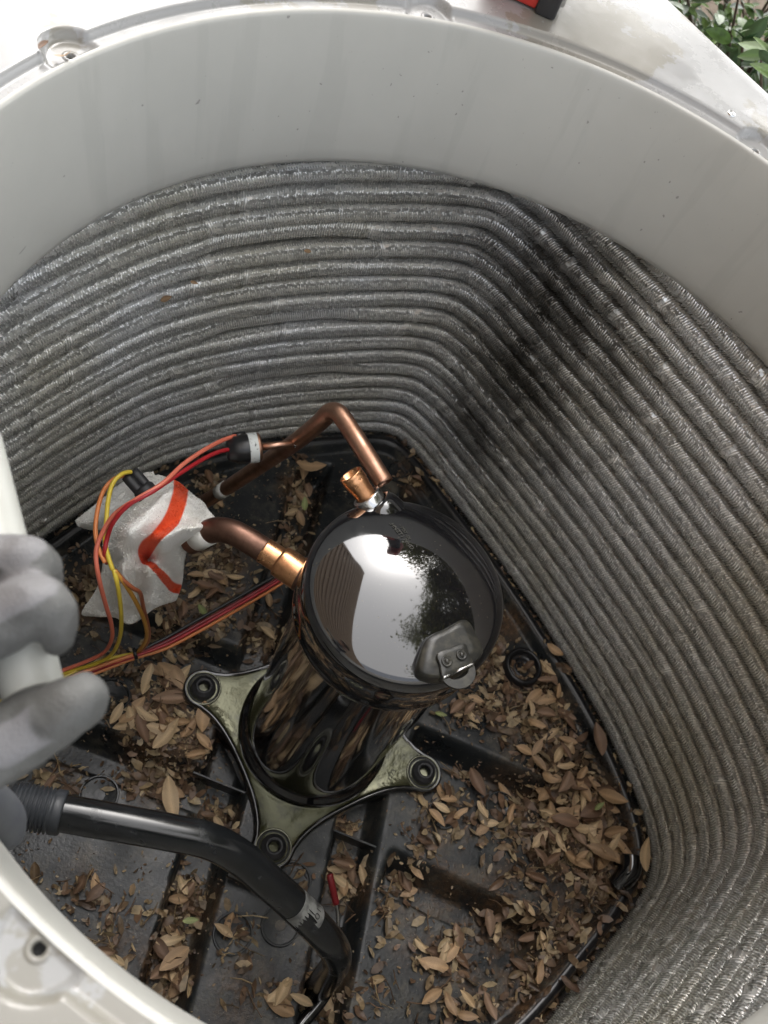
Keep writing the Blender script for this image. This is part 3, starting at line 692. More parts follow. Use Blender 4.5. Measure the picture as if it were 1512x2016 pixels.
# pieces were modelled in world coordinates: the root sits at the foot, so shift it once
# ------------------------------------------------------------------ copper lines
def copper_lines():
    t = thing('discharge_tube', 'thin copper tube bent over beside the black compressor with an open cut end', 'copper tube', tuple(at(440, 965, .15)))
    P = [at(757, 952, .405), at(715, 885, .41), at(678, 828, .41), at(664, 812, .408), at(648, 812, .40), at(632, 829, .385), at(585, 868, .335), at(520, 912, .25), at(440, 965, .15), at(395, 992, .10)]
    P2 = [P[0], P[1], P[2]]+P[3:5]+P[5:]
    mb = MB(); hollow(mb, crom(P2, 8), .0084, .0012, 20); mb.obj('tube', M_copper, t)
    a, b = Vector(at(447, 960, .158)), Vector(at(432, 970, .142)); mb = MB(); tube(mb, [a, b], .0088, 20); mb.obj('white_tape_band', M_white, t)
    sw = thing('pressure_switch', 'small black pressure switch with white printed band on a copper stub', 'pressure switch', tuple(at(490, 875, .33)))
    A = Vector(at(584, 872, .338)); B_ = Vector(at(514, 880, .335)); ax = (B_-A).normalized()
    mb = MB(); tube(mb, [A, B_+ax*.004], .0035, 14); mb.obj('copper_stub', M_copper, sw)
    mb = MB(); tube(mb, [A-ax*.0015, A+ax*.003], .0044, 14); mb.obj('solder_bead', M_steel, sw)
    M = frame(B_, ax)
    mb = MB(); lathe(mb, [(.0035, 0), (.0128, .0005), (.0136, .002), (.0136, .004)], M, 32); mb.obj('copper_cup', M_copper, sw)
    mb = MB(); lathe(mb, [(.0140, .0035), (.0142, .004), (.0142, .0115), (.0140, .012)], M, 32); bd = mb.obj('white_band', M_label, sw)
    mb = MB(); lathe(mb, [(.0136, .0115), (.0134, .020), (.0128, .0215), (.0128, .0245), (.0112, .0265), (.0105, .030), (.0085, .032), (.001, .032)], M, 32, capt=True); mb.obj('switch_body', M_plastic, sw)
    for px, py in ((462, 858), (457, 884)):
        q = Vector(at(px, py, .335)); mb = MB(); tube(mb, [q-ax*.010, q+ax*.002], [.0034, .0030], 12); mb.obj('lead_boot', M_plastic, sw)
    # suction tube
    t = thing('suction_tube', 'thick copper elbow pipe brazed to the left side of the compressor', 'copper pipe', tuple(at(500, 1080, .33)))
    E0 = Vector((-.066, .012, .352)); E1 = Vector(at(553, 1105, .350)); P = [E1, Vector(at(536, 1094, .350)), Vector(at(516, 1081, .350)), at(482, 1060, .350), at(455, 1047, .348), at(428, 1043, .342), at(405, 1050, .330), at(375, 1068, .310)]
    d = (E1-E0).normalized(); Q = crom([E0.lerp(E1, .5)]+P, 8)
    mb = MB(); tube(mb, Q, .0112, 24); mb.obj('elbow_pipe', M_copper_d, t)
    mb = MB(); tube(mb, Q[8:24], .0115, 24); mb.obj('cleaned_end', M_copper_b, t)
    M = frame(E1, -d); ln = (E1-E0).length
    mb = MB(); lathe(mb, [(.0112, -.001), (.0138, -.001), (.0143, .001), (.0145, .004), (.0145, .020), (.0142, .022), (.0112, .023), (.0112, ln)], M, 28); mb.obj('brazed_coupling', M_copper_b, t)
    mb = MB(); lathe(mb, [(.0145, .0212), (.0150, .0226), (.0138, .0250), (.0115, .0255)], M, 28); mb.obj('braze_bead', M_copper_d, t)
    mb = MB(); q0 = Vector(at(413, 1046, .335)); q1 = Vector(at(388, 1060, .318)); tube(mb, [q0, q0.lerp(q1, .5)+Vector((0, 0, .0006)), q1], .0119, 24); mb.obj('paint_band', M_white, t)
M_label = mat('printed_band', (.55, .58, .56), .45, 0, (.05, .05, .05), 260, .60, .63)
copper_lines()

# ------------------------------------------------------------------ rag
def rag():
    ctl = [[(215, 990, .27), (262, 955, .285), (312, 938, .295), (360, 960, .305), (400, 990, .305)],
           [(203, 1042, .28), (252, 1012, .315), (312, 986, .335), (372, 1000, .335), (424, 1020, .315)],
           [(206, 1092, .285), (242, 1068, .325), (292, 1048, .350), (352, 1044, .352), (412, 1052, .31)],
           [(195, 1150, .24), (236, 1130, .285), (284, 1106, .315), (328, 1092, .315), (366, 1084, .285)],
           [(162, 1204, .19), (222, 1188, .23), (270, 1162, .265), (320, 1146, .255), (358, 1150, .235)],
           [(178, 1212, .175), (224, 1214, .195), (258, 1226, .20), (306, 1196, .205), (348, 1178, .20)]]
    C = np.array([[tuple(at(*c)) for c in r] for r in ctl])
    def grid(C, nu, nv):
        rows = np.array([crom(list(r), nu) for r in C]); return np.array([crom(list(rows[:, k]), nv) for k in range(rows.shape[1])])
    G = grid(C, 44, 34)                          # [col][row]
    nc, nr = G.shape[:2]
    X = G.reshape(-1, 3).copy()
    for i, p in enumerate(X):
        q = Vector(p); X[i] = p+np.array([.12, -.25, .9])*(mnoise.noise(q*30)*.009+mnoise.noise(q*70+Vector((3, 1, 7)))*.0035)
    pxr = to_px(G.reshape(-1, 3))
    FOLDS = [(((292, 1078), (236, 1096)), -.016, 11), (((290, 1082), (268, 1140), (262, 1205)), -.015, 12), (((300, 1090), (338, 1130), (346, 1180)), -.009, 10), (((250, 1050), (300, 1000), (345, 965)), .009, 14), (((225, 1100), (215, 1160), (200, 1200)), -.010, 10),
             (((238, 1110), (245, 1160), (240, 1205)), .010, 10), (((300, 1050), (352, 1020), (405, 1010)), -.006, 12), (((285, 1120), (305, 1165), (300, 1190)), .010, 11), (((318, 1062), (360, 1048), (405, 1046)), .007, 10), (((262, 960), (240, 1010), (214, 1060)), -.008, 10), (((276, 1086), (252, 1092), (232, 1088)), .008, 8)]
    for pts, amp, sg in FOLDS:
        lp = np.array(crom([(float(a), float(b)) for a, b in pts], 12)); dd = np.min((pxr[:, None, 0]-lp[None, :, 0])**2+(pxr[:, None, 1]-lp[None, :, 1])**2, axis=1)
        X += np.array([.12, -.30, .9])[None]*(2.4*amp*np.exp(-dd/(2*sg*sg)))[:, None]
    i, j = np.meshgrid(np.arange(nc-1), np.arange(nr-1), indexing='ij')
    F = np.column_stack([(i*nr+j).ravel(), (i*nr+j+1).ravel(), ((i+1)*nr+j+1).ravel(), ((i+1)*nr+j).ravel()])
    ctl2 = [[(150, 1022, .24), (178, 1002, .245), (218, 968, .255), (262, 938, .27), (300, 930, .28)], [(156, 1034, .235), (186, 1022, .255), (226, 998, .27), (270, 968, .285), (310, 955, .29)],
            [(168, 1040, .225), (198, 1040, .245), (236, 1030, .255), (276, 1000, .27), (315, 980, .27)]]
    G2 = grid(np.array([[tuple(at(*c)) for c in r] for r in ctl2]), 24, 20); n2c, n2r = G2.shape[:2]; X2 = G2.reshape(-1, 3).copy()
    for k, p in enumerate(X2):
        q = Vector(p); X2[k] = p+np.array([.1, -.2, .9])*(mnoise.noise(q*70)*.004+math.sin(p[0]*240+p[1]*60)*.0016)
    i, j = np.meshgrid(np.arange(n2c-1), np.arange(n2r-1), indexing='ij')
    F2 = np.column_stack([(i*n2r+j).ravel(), (i*n2r+j+1).ravel(), ((i+1)*n2r+j+1).ravel(), ((i+1)*n2r+j).ravel()])+len(X)
    # woven stripe: nearest distance to a line drawn across the cloth
    line = np.array(crom([(356, 952), (352, 985), (338, 1022), (312, 1052), (284, 1078), (298, 1108), (318, 1132), (340, 1150), (358, 1158)], 10)); px = to_px(G.reshape(-1, 3))
    dist = np.min(np.hypot(px[:, None, 0]-line[None, :, 0], px[:, None, 1]-line[None, :, 1]), axis=1)
    near = np.argmin(np.hypot(px[:, None, 0]-line[None, :, 0], px[:, None, 1]-line[None, :, 1]), axis=1)/len(line)
    wd = np.interp(near, [0, .25, .5, .55, .8, 1], [15, 16, 12, 9, 10, 9])
    st = 1-sst(wd-1.5, wd+1.5, dist)
    def thick(X, F, nr_):      # give the cloth a rounded 4 mm thickness
        nn = np.zeros_like(X); fn = np.cross(X[F[:, 2]]-X[F[:, 0]], X[F[:, 3]]-X[F[:, 1]]); fn = np.where(fn[:, 2:3] < 0, -fn, fn); fn /= np.linalg.norm(fn, axis=1)[:, None]+1e-12
        for k in range(4): np.add.at(nn, F[:, k], fn)
        nn /= np.linalg.norm(nn, axis=1)[:, None]+1e-12
        N = len(X); nc_ = N//nr_; g = np.arange(N).reshape(nc_, nr_); ring = np.concatenate([g[:-1, 0], g[-1, :-1], g[:0:-1, -1], g[0, :0:-1]]); cen = X.mean(0)
        mid = X[ring]-nn[ring]*.0022; mid += (mid-np.roll(mid, 6, 0)*.5-np.roll(mid, -6, 0)*.5)*0; ou = X[ring]-cen; ou /= np.linalg.norm(ou, axis=1)[:, None]; mid += ou*.0016
        back = np.array([-.10, .26, -.92])*.0055; mid = X[ring]+back*.5+ou*.0016
        V = np.vstack([X, X+back, mid]); m = len(ring); k = np.arange(m); k2 = (k+1) % m
        return V, np.vstack([F, F+N, np.column_stack([ring[k], ring[k2], 2*N+k2, 2*N+k]), np.column_stack([2*N+k, 2*N+k2, N+ring[k2], N+ring[k]])]), ring
    Va, F1, r1 = thick(X, F, nr); F2 = F2-len(X); Vb, F2b, r2_ = thick(X2, F2, n2r)
    stv = np.concatenate([st, st, st[r1], np.zeros(len(Vb))]); V = np.vstack([Va, Vb]); Fa = np.vstack([F1, F2b+len(Va)])
    # terry loops: tiny standing tufts
    nF = 20000; fi = rng.integers(0, len(Fa), nF); q = V[Fa[fi]]; a = rng.uniform(0, 1, (nF, 1)); b = rng.uniform(0, 1, (nF, 1))
    p = (q[:, 0]*(1-a)+q[:, 1]*a)*(1-b)+(q[:, 3]*(1-a)+q[:, 2]*a)*b
    nrm = np.cross(q[:, 2]-q[:, 0], q[:, 3]-q[:, 1]); nrm /= np.linalg.norm(nrm, axis=1)[:, None]; nrm = np.where(nrm[:, 2:3] < 0, -nrm, nrm)
    d = nrm+rng.normal(0, .25, (nF, 3)); sd_ = rng.normal(0, 1, (nF, 3)); sd_ /= np.linalg.norm(sd_, axis=1)[:, None]
    h = rng.uniform(.0003, .0009, (nF, 1)); tri = np.stack([p-sd_*.00055, p+sd_*.00055, p+d*h+sd_*.0004, p+d*h-sd_*.0004], 1).reshape(-1, 3)
    Ft = np.arange(nF*4).reshape(-1, 4)+len(V)
    sv = np.concatenate([stv, np.repeat(stv[Fa[fi]].mean(1), 4)])
    mt = mat('terry_cotton', (.82, .81, .775), .95, 0, (.72, .70, .64), 24, .45, .7, .6, 900, attr='stripe', attrcol=(.72, .075, .015))
    mt.node_tree.nodes['Principled BSDF'].inputs['Sheen Weight'].default_value = .05
    o = npmesh('cleaning_rag', np.vstack([V, tri]), np.vstack([Fa, Ft]), mt)
    at_ = o.data.attributes.new('stripe', 'FLOAT', 'POINT'); at_.data.foreach_set('value', sv.astype(np.float32))
    tag(o, 'white terry rag with an orange stripe draped over the copper pipe end', 'rag')
rag()

# ------------------------------------------------------------------ wires
def wires():
    def wire(P, mt, label, r=.0020, name='wire', group='loose wires of the compressor and switch'):
        mb = MB(); tube(mb, crom([at(*p) for p in P], 8), r, 10)
        return tag(mb.obj(name, mt), label, 'wire', group)
    wire([(464, 858, .336), (440, 866, .345), (405, 884, .355), (362, 913, .362), (318, 953, .368), (268, 983, .365), (226, 1012, .35), (200, 1052, .335), (189, 1088, .325), (194, 1135, .31), (208, 1190, .27), (219, 1228, .23), (220, 1258, .19), (205, 1284, .14), (170, 1302, .115), (118, 1322, .10), (40, 1352, .10)], M_s,
         'long salmon wire from the upper switch terminal looping left past the rag')
    wire([(459, 884, .336), (432, 889, .345), (396, 906, .352), (345, 938, .362), (300, 968, .368), (255, 993, .362), (226, 1024, .35), (212, 1055, .335), (206, 1090, .325), (210, 1108, .31)], M_r, 'red wire from the lower switch terminal tucked under the left edge of the rag')
    wire([(258, 929, .33), (240, 933, .335), (222, 952, .335), (213, 985, .335), (209, 1030, .335), (207, 1064, .33), (212, 1092, .325), (222, 1122, .318)], M_y, 'short yellow wire bending out of the black connector')
    wire([(248, 934, .325), (222, 945, .33), (203, 968, .33), (192, 1005, .33), (188, 1045, .33), (194, 1080, .325), (207, 1108, .32)], M_o, 'orange wire arching left out of the black connector')
    wire([(224, 1122, .318), (231, 1150, .31), (237, 1190, .28), (239, 1228, .24), (234, 1262, .19), (218, 1290, .14), (190, 1306, .115), (150, 1318, .10), (100, 1334, .095), (20, 1366, .09)], M_y, 'yellow wire hanging straight down below the rag and turning left')
    wire([(226, 1124, .318), (246, 1150, .305), (268, 1186, .27), (284, 1222, .22), (289, 1250, .17), (281, 1272, .13), (268, 1284, .105)], M_ob, 'amber yellow wire curving right below the rag into the cable tie')
    wire([(226, 1122, .317), (243, 1142, .31), (262, 1158, .30), (276, 1168, .285), (282, 1195, .25), (292, 1235, .19), (291, 1262, .14), (274, 1285, .105)], M_br, 'rust brown wire with a sharp kink below the rag')
    wire([(628, 1082, .11), (540, 1135, .11), (460, 1181, .11), (390, 1220, .11), (330, 1254, .108), (268, 1284, .104)], M_bk, 'glossy black wire running from the compressor to the cable tie', .0019)
    wire([(626, 1092, .108), (540, 1145, .108), (460, 1191, .108), (390, 1230, .108), (330, 1262, .106), (268, 1288, .102), (190, 1318, .098), (110, 1350, .095), (0, 1396, .095)], M_dr, 'dark red wire in the middle of the taut bundle', .0024)
    wire([(614, 1106, .106), (554, 1149, .106), (470, 1199, .106), (390, 1244, .106), (325, 1277, .104), (262, 1297, .100), (185, 1327, .096), (110, 1360, .093), (0, 1406, .093)], M_o, 'orange wire along the lower side of the taut bundle', .0019)
    wire([(604, 1110, .112), (520, 1162, .112), (440, 1208, .112), (385, 1239, .11), (330, 1268, .11), (268, 1291, .107), (200, 1314, .102), (120, 1346, .10), (0, 1390, .10)], M_r, 'bright red wire lying on the taut bundle between dark red and orange', .0017)
    wire([(268, 1286, .106), (215, 1297, .103), (165, 1314, .10), (115, 1338, .098), (20, 1374, .097), (-30, 1390, .097)], M_y, 'yellow wire leaving the cable tie towards the gloved hand')
    wire([(262, 1289, .109), (215, 1305, .106), (160, 1325, .104), (100, 1352, .102), (10, 1380, .10)], M_o, 'orange wire leaving the cable tie towards the gloved hand')
    t = MB(); a = Vector(at(266, 1287, .105)); d = (Vector(at(330, 1270, .107))-Vector(at(268, 1289, .103))).normalized(); M = frame(a, d)
    lathe(t, [(.0040, -.0018), (.0064, -.0018), (.0066, 0), (.0064, .0018), (.0040, .0018)], M, 18)
    tube(t, [a+Vector((0, 0, .004)), a+Vector((.002, .002, .012))], .0012, 6); tag(t.obj('cable_tie', M_plastic), 'black cable tie cinched round the wire bundle', 'cable tie')
    # black connector
    c = thing('wire_connector', 'black two-pin wire connector lying on top of the rag', 'connector', tuple(at(270, 952, .32)))
    A = Vector(at(254, 931, .325)); B_ = Vector(at(292, 974, .318)); d = (B_-A).normalized()
    for s_ in (-1, 1):
        off = Vector((d.y, -d.x, 0)).normalized()*.0042*s_
        mb = MB(); lathe(mb, [(.0028, 0), (.0046, .001), (.0050, .006), (.0050, .024), (.0058, .026), (.0060, (B_-A).length), (.004, (B_-A).length+.002)], frame(A+off, d), 16, capb=True, capt=True)
        mb.obj('sleeve', M_rubber, c)
    mb = MB(); lathe(mb, [(.0085, .017), (.0100, .019), (.0102, .028), (.0085, .030)], frame(A, d), 20, capb=True, capt=True); mb.obj('collar', M_rubber, c)
wires()

# ------------------------------------------------------------------ black pipe with ribbed sleeve, loose bits on the floor
def black_pipe():
    t = thing('black_pipe', 'thick black bent pipe with ribbed sleeve crossing the lower left of the pan', 'pipe', tuple(at(590, 1790, .2)))
    P = [at(112, 1599, .30), at(220, 1618, .30), at(330, 1638, .298), at(415, 1657, .293), at(478, 1692, .28), at(535, 1742, .26), at(590, 1792, .235), at(635, 1838, .205), at(658, 1868, .17), at(662, 1892, .13), at(650, 1915, .085), at(634, 1935, .04), at(622, 1950, .005)]
    mb = MB(); tube(mb, crom(P, 10), .0140, 28); mb.obj('pipe_body', M_pipe, t)
    a, b = Vector(at(20, 1583, .30)), Vector(at(125, 1601, .30)); d = (b-a).normalized(); ln = (b-a).length
    prof = [(.0150, 0)]; k = .003
    while k < ln-.0095:
        prof += [(.0150, k), (.0168, k+.0005), (.0172, k+.0010), (.0172, k+.0014), (.0168, k+.0019), (.0150, k+.0024)]; k += .0031
    prof += [(.0166, ln-.0075), (.0168, ln-.006), (.0168, ln-.001), (.0160, ln), (.0140, ln)]
    mb = MB(); lathe(mb, prof, frame(a, d), 32, capb=True); mb.obj('ribbed_sleeve', M_rubber2, t)
    # paper sticker wrapped round the pipe
    C = crom(P, 10); c0, c1 = np.array(at(578, 1781, .241)), np.array(at(606, 1806, .226))
    c0, c1 = Vector(c0), Vector(c1); d = (c1-c0).normalized(); M = frame(c0-d*.004, d, Vector((0, 0, 1)))
    mb = MB(); V = []; F = []; n = 22
    for i in range(2):
        for k in range(n+1):
            an = -1.9+3.2*k/n; V.append(M@Vector((.01425*math.cos(an), .01425*math.sin(an), i*.030)))
    F = [(k, k+1, n+2+k, n+1+k) for k in range(n)]
    mb.add(V, F); lb = mb.obj('sticker', M_sticker, t)
    for body, ss, zc, a0 in (("8/10", .0105, .020, -1.25), ("IIIII", .0045, .004, -1.2)):
        cu = bpy.data.curves.new('print', 'FONT'); cu.body = body; cu.size = ss; ob = bpy.data.objects.new('t', cu); COL.objects.link(ob)
        me = bpy.data.meshes.new_from_object(ob.evaluated_get(bpy.context.evaluated_depsgraph_get())); bpy.data.objects.remove(ob); me.materials.clear(); me.materials.append(M_bk)
        for v_ in me.vertices:
            an = a0+v_.co.x/.0143; q = M@Vector((.01445*math.cos(an), .01445*math.sin(an), zc-v_.co.y*.9+.004)); v_.co = q
        o = bpy.data.objects.new('printed_number', me); link(o); o.parent = lb
        o.matrix_parent_inverse = Matrix.Identity(4); o.matrix_parent_inverse = (t.matrix_basis@lb.matrix_parent_inverse).inverted() if False else Matrix.Identity(4)
    # cable and stub on the floor
    c = thing('floor_cable', 'black cable with a red sheath end in the channel below the compressor', 'cable', tuple(at(660, 1800, .02)))
    mb = MB(); tube(mb, crom([at(666, 1826, .022), at(668, 1860, .02), at(664, 1895, .02), at(653, 1930, .022), at(632, 1970, .024), at(596, 2014, .026), at(570, 2050, .028)], 8), .0065, 14); mb.obj('cable_jacket', M_gloss, c)
    mb = MB(); tube(mb, crom([at(649, 1720, .05), at(654, 1745, .046), at(662, 1780, .036)], 8), [.0022]+[.0036]*15+[.0030], 14); mb.obj('red_sheath', M_red, c)
    mb = MB(); tube(mb, crom([at(661, 1776, .037), at(665, 1800, .030), at(666, 1830, .022)], 6), .0020, 10); mb.obj('bare_conductor', M_steel, c)
    mb = MB(); tube(mb, crom([at(449, 1716, .048), at(480, 1730, .047), at(530, 1752, .044)], 6), .0058, 16); s_ = mb.obj('capped_stub', M_gloss); tag(s_, 'short glossy black capped tube beneath the bent black pipe', 'tube')
M_pipe = mat('black_enamel_pipe', (.008, .009, .010), .17, 0, (.02, .022, .024), 60, .5, .75, rough2=.34)
M_rubber2 = mat('ribbed_rubber', (.032, .036, .042), .48)
M_sticker = mat('grey_sticker', (.23, .235, .225), .45, 0, (.09, .092, .09), 110, .42, .62)
M_red = mat('red_sheath', (.20, .014, .018), .4)
black_pipe()

# ------------------------------------------------------------------ gloved hand and the white pipe it holds
def hand():
    t = thing('white_pipe', 'hollow off-white plastic pipe gripped in the gloved hand', 'pipe', tuple(dp(40, 1300, .385)))
    a, b = dp(68, 1372, .353), dp(-30, 960, .395)
    mb = MB(); hollow(mb, [a, a.lerp(b, .004), a.lerp(b, .5), b, b+(b-a)*.25], [.0112, .0118, .0118, .0118, .0118], .0020, 32); mb.obj('pipe_wall', M_pvc, t, sharp=60)
    me_p = thing('person', 'person in grey work gloves gripping the white pipe, reaching in at the left edge', 'person', tuple(dp(-120, 1350, .40)))
    def chain(lst):
        P = [dp(x, y, d) for x, y, d, r in lst]; R = [r*d/FPX for x, y, d, r in lst]
        Q = crom([tuple(p)+(rr,) for p, rr in zip(P, R)], 7)
        return [Vector(q[:3]) for q in Q], [q[3] for q in Q]
    def capsule(mb, P, R, seg=20):
        # rounded ends
        d0 = (P[0]-P[1]).normalized(); d1 = (P[-1]-P[-2]).normalized(); pre = []; post = []
        for k in range(5, 0, -1):
            a = k/5*pi/2*.97; pre.append((P[0]+d0*R[0]*math.sin(a), R[0]*math.cos(a)))
        for k in range(1, 6):
            a = k/5*pi/2*.97; post.append((P[-1]+d1*R[-1]*math.sin(a), R[-1]*math.cos(a)))
        tube(mb, [p for p, _ in pre]+list(P)+[p for p, _ in post], [r for _, r in pre]+list(R)+[r for _, r in post], seg)
    fingers = {
        'index': [(-190, 1180, .335, 76), (-90, 1120, .347, 66), (0, 1108, .354, 58), (62, 1112, .352, 55), (78, 1142, .357, 46), (80, 1165, .364, 40)],
        'middle': [(-210, 1290, .330, 78), (-110, 1262, .338, 74), (-10, 1228, .340, 72), (66, 1190, .338, 61), (102, 1204, .340, 52), (113, 1240, .345, 40), (114, 1262, .352, 31)],
        'ring': [(-250, 1330, .34, 72), (-160, 1290, .352, 64), (-110, 1210, .372, 54), (-70, 1200, .386, 46)],
        'little': [(-250, 1390, .345, 64), (-190, 1370, .357, 56), (-140, 1330, .374, 46), (-110, 1310, .39, 40)],
        'thumb': [(-240, 1530, .322, 96), (-110, 1508, .334, 90), (-10, 1468, .342, 82), (75, 1424, .343, 72), (138, 1390, .341, 62), (158, 1378, .342, 57)],
    }
    mb = MB(); chains = []
    for k, v in fingers.items():
        P, R = chain(v); chains.append((P, R, k)); capsule(mb, P, R)
    palm = [(-215, 1230, .328, 100), (-240, 1340, .320, 130), (-260, 1450, .315, 130), (-300, 1530, .308, 100)]
    P, R = chain(palm); capsule(mb, P, R); chains.append((P, R, 'palm'))
    wr = dp(-370, 1440, .295); el = Vector((-.56, -.42, .93)); sh1 = Vector((-.66, -.56, 1.26)); sh2 = Vector((-.44, -.80, 1.25))
    P = [Vector(dp(-280, 1410, .312)), wr, wr.lerp(el, .3)]; capsule(mb, P, [.026, .026, .033]); chains.append((P, [.03]*3, 'palm'))
    src = mb.obj('tmp', M_glove)
    md = src.modifiers.new('r', 'REMESH'); md.mode = 'VOXEL'; md.voxel_size = .0016; md.use_smooth_shade = True
    sm = src.modifiers.new('s', 'SMOOTH'); sm.factor = .6; sm.iterations = 7
    dg = bpy.context.evaluated_depsgraph_get(); me = bpy.data.meshes.new_from_object(src.evaluated_get(dg)); bpy.data.objects.remove(src)
    me.name = 'glove'; me.materials.clear(); me.materials.append(M_glove)
    n = len(me.vertices); co = np.empty(n*3); me.vertices.foreach_get('co', co); co = co.reshape(-1, 3); nm = np.empty(n*3); me.vertices.foreach_get('normal', nm); nm = nm.reshape(-1, 3)
    # dipped coating covers finger tips and the palm side, knit shows on the backs
    best = np.full(n, 9.); par = np.zeros(n); nmk = np.zeros(n)
    for P, R, k in chains:
        Pn = np.array([tuple(p) for p in P]); d = np.linalg.norm(co[:, None]-Pn[None], axis=2)/np.array(R)[None]; i = d.argmin(1); dm = d.min(1); s_ = dm < best
        best = np.where(s_, dm, best); par = np.where(s_, (0 if k == 'palm' else 1)*i/len(P), par); nmk = np.where(s_, 1 if k == 'thumb' else 0, nmk)
    back = nm@np.array((RGT*-.35+DWN*-.75-FWD*.55)); back_th = nm@np.array((RGT*-.15+DWN*.15-FWD*.95))
    wob = np.array([mnoise.noise(Vector(c)*60) for c in co])*.12
    knit = np.where(nmk > 0, sst(.72, .80, back_th+wob)*(1-sst(.62, .70, par+wob)), sst(.42, .52, back+wob)*(1-sst(.80, .92, par+wob)))
    a = me.attributes.new('knit', 'FLOAT', 'POINT'); a.data.foreach_set('value', knit.astype(np.float32))
    me.vertices.foreach_set('co', (co+nm*np.array([mnoise.noise(Vector(c)*120)*.0007-abs(mnoise.noise(Vector((c[0]*50+c[1]*70, c[1]*60-c[2]*40, c[2]*130))))*.0011 for c in co])[:, None]).ravel()); me.update()
    me.polygons.foreach_set('use_smooth', [True]*len(me.polygons))
    g = bpy.data.objects.new('glove', me); link(g); g.parent = me_p; g.matrix_parent_inverse = Matrix.Translation(-Vector(me_p.location))
    # second glove steadying the ribbed sleeve from the left, only one finger tip reaches into view
    mb = MB()
    for lst in ([(-260, 1600, .325, 74), (-130, 1566, .372, 62), (-40, 1584, .425, 55), (2, 1612, .445, 47), (10, 1636, .450, 41)],
                [(-270, 1680, .325, 72), (-170, 1680, .37, 60), (-110, 1700, .40, 50), (-80, 1730, .41, 42)],
                [(-280, 1750, .322, 70), (-200, 1765, .36, 58), (-150, 1790, .385, 46)], [(-290, 1815, .318, 62), (-230, 1835, .35, 52), (-190, 1850, .37, 42)],
                [(-330, 1560, .31, 84), (-260, 1500, .345, 66), (-200, 1510, .365, 52)], [(-320, 1600, .312, 120), (-350, 1700, .308, 130), (-350, 1790, .305, 100)], [(-350, 1700, .306, 110), (-470, 1740, .272, 118), (-600, 1790, .25, 128)]):
        P, R = chain(lst); capsule(mb, P, R)
    src = mb.obj('tmp', M_glove2); md = src.modifiers.new('r', 'REMESH'); md.mode = 'VOXEL'; md.voxel_size = .0022; md.use_smooth_shade = True
    sm = src.modifiers.new('s', 'SMOOTH'); sm.factor = .6; sm.iterations = 6
    me = bpy.data.meshes.new_from_object(src.evaluated_get(bpy.context.evaluated_depsgraph_get())); bpy.data.objects.remove(src); me.name = 'glove'
    me.materials.clear(); me.materials.append(M_glove2); me.polygons.foreach_set('use_smooth', [True]*len(me.polygons))
    g = bpy.data.objects.new('glove', me); link(g); g.parent = me_p; g.matrix_parent_inverse = Matrix.Translation(-Vector(me_p.location)); g['label'] = 'darker slate grey gloved fingertip below the thumb'
    # the rest of the person leaning over from the lower left, seen only as a reflection in the compressor cap
    def w3(mb, pts, rad):
        Q = crom([tuple(p)+(r,) for p, r in zip(pts, rad)], 6); capsule(mb, [Vector(q[:3]) for q in Q], [q[3] for q in Q], 18)
    wr2 = dp(-600, 1790, .25); el2 = Vector((-.42, -.66, .93)); hip = Vector((-.86, -.98, .84)); ch = Vector((-.62, -.74, 1.16)); nk = Vector((-.50, -.62, 1.36)); hd = Vector((-.43, -.55, 1.49))
    def remesh(mb, mt, name, vs):
        src = mb.obj('tmp', mt); md = src.modifiers.new('r', 'REMESH'); md.mode = 'VOXEL'; md.voxel_size = vs; md.use_smooth_shade = True
        sm = src.modifiers.new('s', 'SMOOTH'); sm.factor = .6; sm.iterations = 6
        me = bpy.data.meshes.new_from_object(src.evaluated_get(bpy.context.evaluated_depsgraph_get())); bpy.data.objects.remove(src); me.name = name
        me.materials.clear(); me.materials.append(mt); me.polygons.foreach_set('use_smooth', [True]*len(me.polygons))
        o = bpy.data.objects.new(name, me); link(o); o.parent = me_p; o.matrix_parent_inverse = Matrix.Translation(-Vector(me_p.location)); return o
    mb = MB(); w3(mb, [hip, hip.lerp(ch, .5), ch, nk-Vector((.03, .03, .05))], [.165, .155, .165, .09]); w3(mb, [sh1, ch.lerp(nk, .55), sh2], [.07, .10, .07])
    w3(mb, [sh1, sh1.lerp(el, .5), el, el.lerp(wr, .5), el.lerp(wr, .78)], [.068, .058, .048, .045, .037]); w3(mb, [sh2, sh2.lerp(el2, .5), el2, el2.lerp(wr2, .5), el2.lerp(wr2, .9)], [.068, .058, .048, .045, .037])
    remesh(mb, M_sleeve, 'shirt', .009)
    mb = MB()
    for sx in (-1, 1):
        a = hip+Vector((.09*sx, -.09*sx, -.05)); k = Vector((a.x+.02, a.y+.02, .40)); f = Vector((a.x-.03, a.y-.03, -.04)); w3(mb, [a, k, f], [.105, .07, .055]); w3(mb, [f+Vector((-.04, -.04, -.015)), f+Vector((.11, .11, -.025))], [.045, .04])
    w3(mb, [hip+Vector((-.07, .07, 0)), hip+Vector((.07, -.07, 0))], [.135, .135]); remesh(mb, M_trouser, 'trousers', .010)
    fw = Vector((.55, .55, -.63)).normalized(); upv = Vector((.35, .35, .85)).normalized(); sd2 = fw.cross(upv).normalized()
    mb = MB(); w3(mb, [nk-Vector((.03, .03, .06)), nk, hd-upv*.05], [.062, .056, .066]); w3(mb, [hd-upv*.035, hd+upv*.03], [.082, .088]); w3(mb, [hd-upv*.07+fw*.03, hd-upv*.045+fw*.045], [.05, .055])
    w3(mb, [hd+fw*.085+upv*.005, hd+fw*.103-upv*.022], [.010, .015])
    for q in (-1, 1): w3(mb, [hd+sd2*.082*q-upv*.01, hd+sd2*.088*q+upv*.022], [.012, .014])
    remesh(mb, M_skin, 'head', .006)
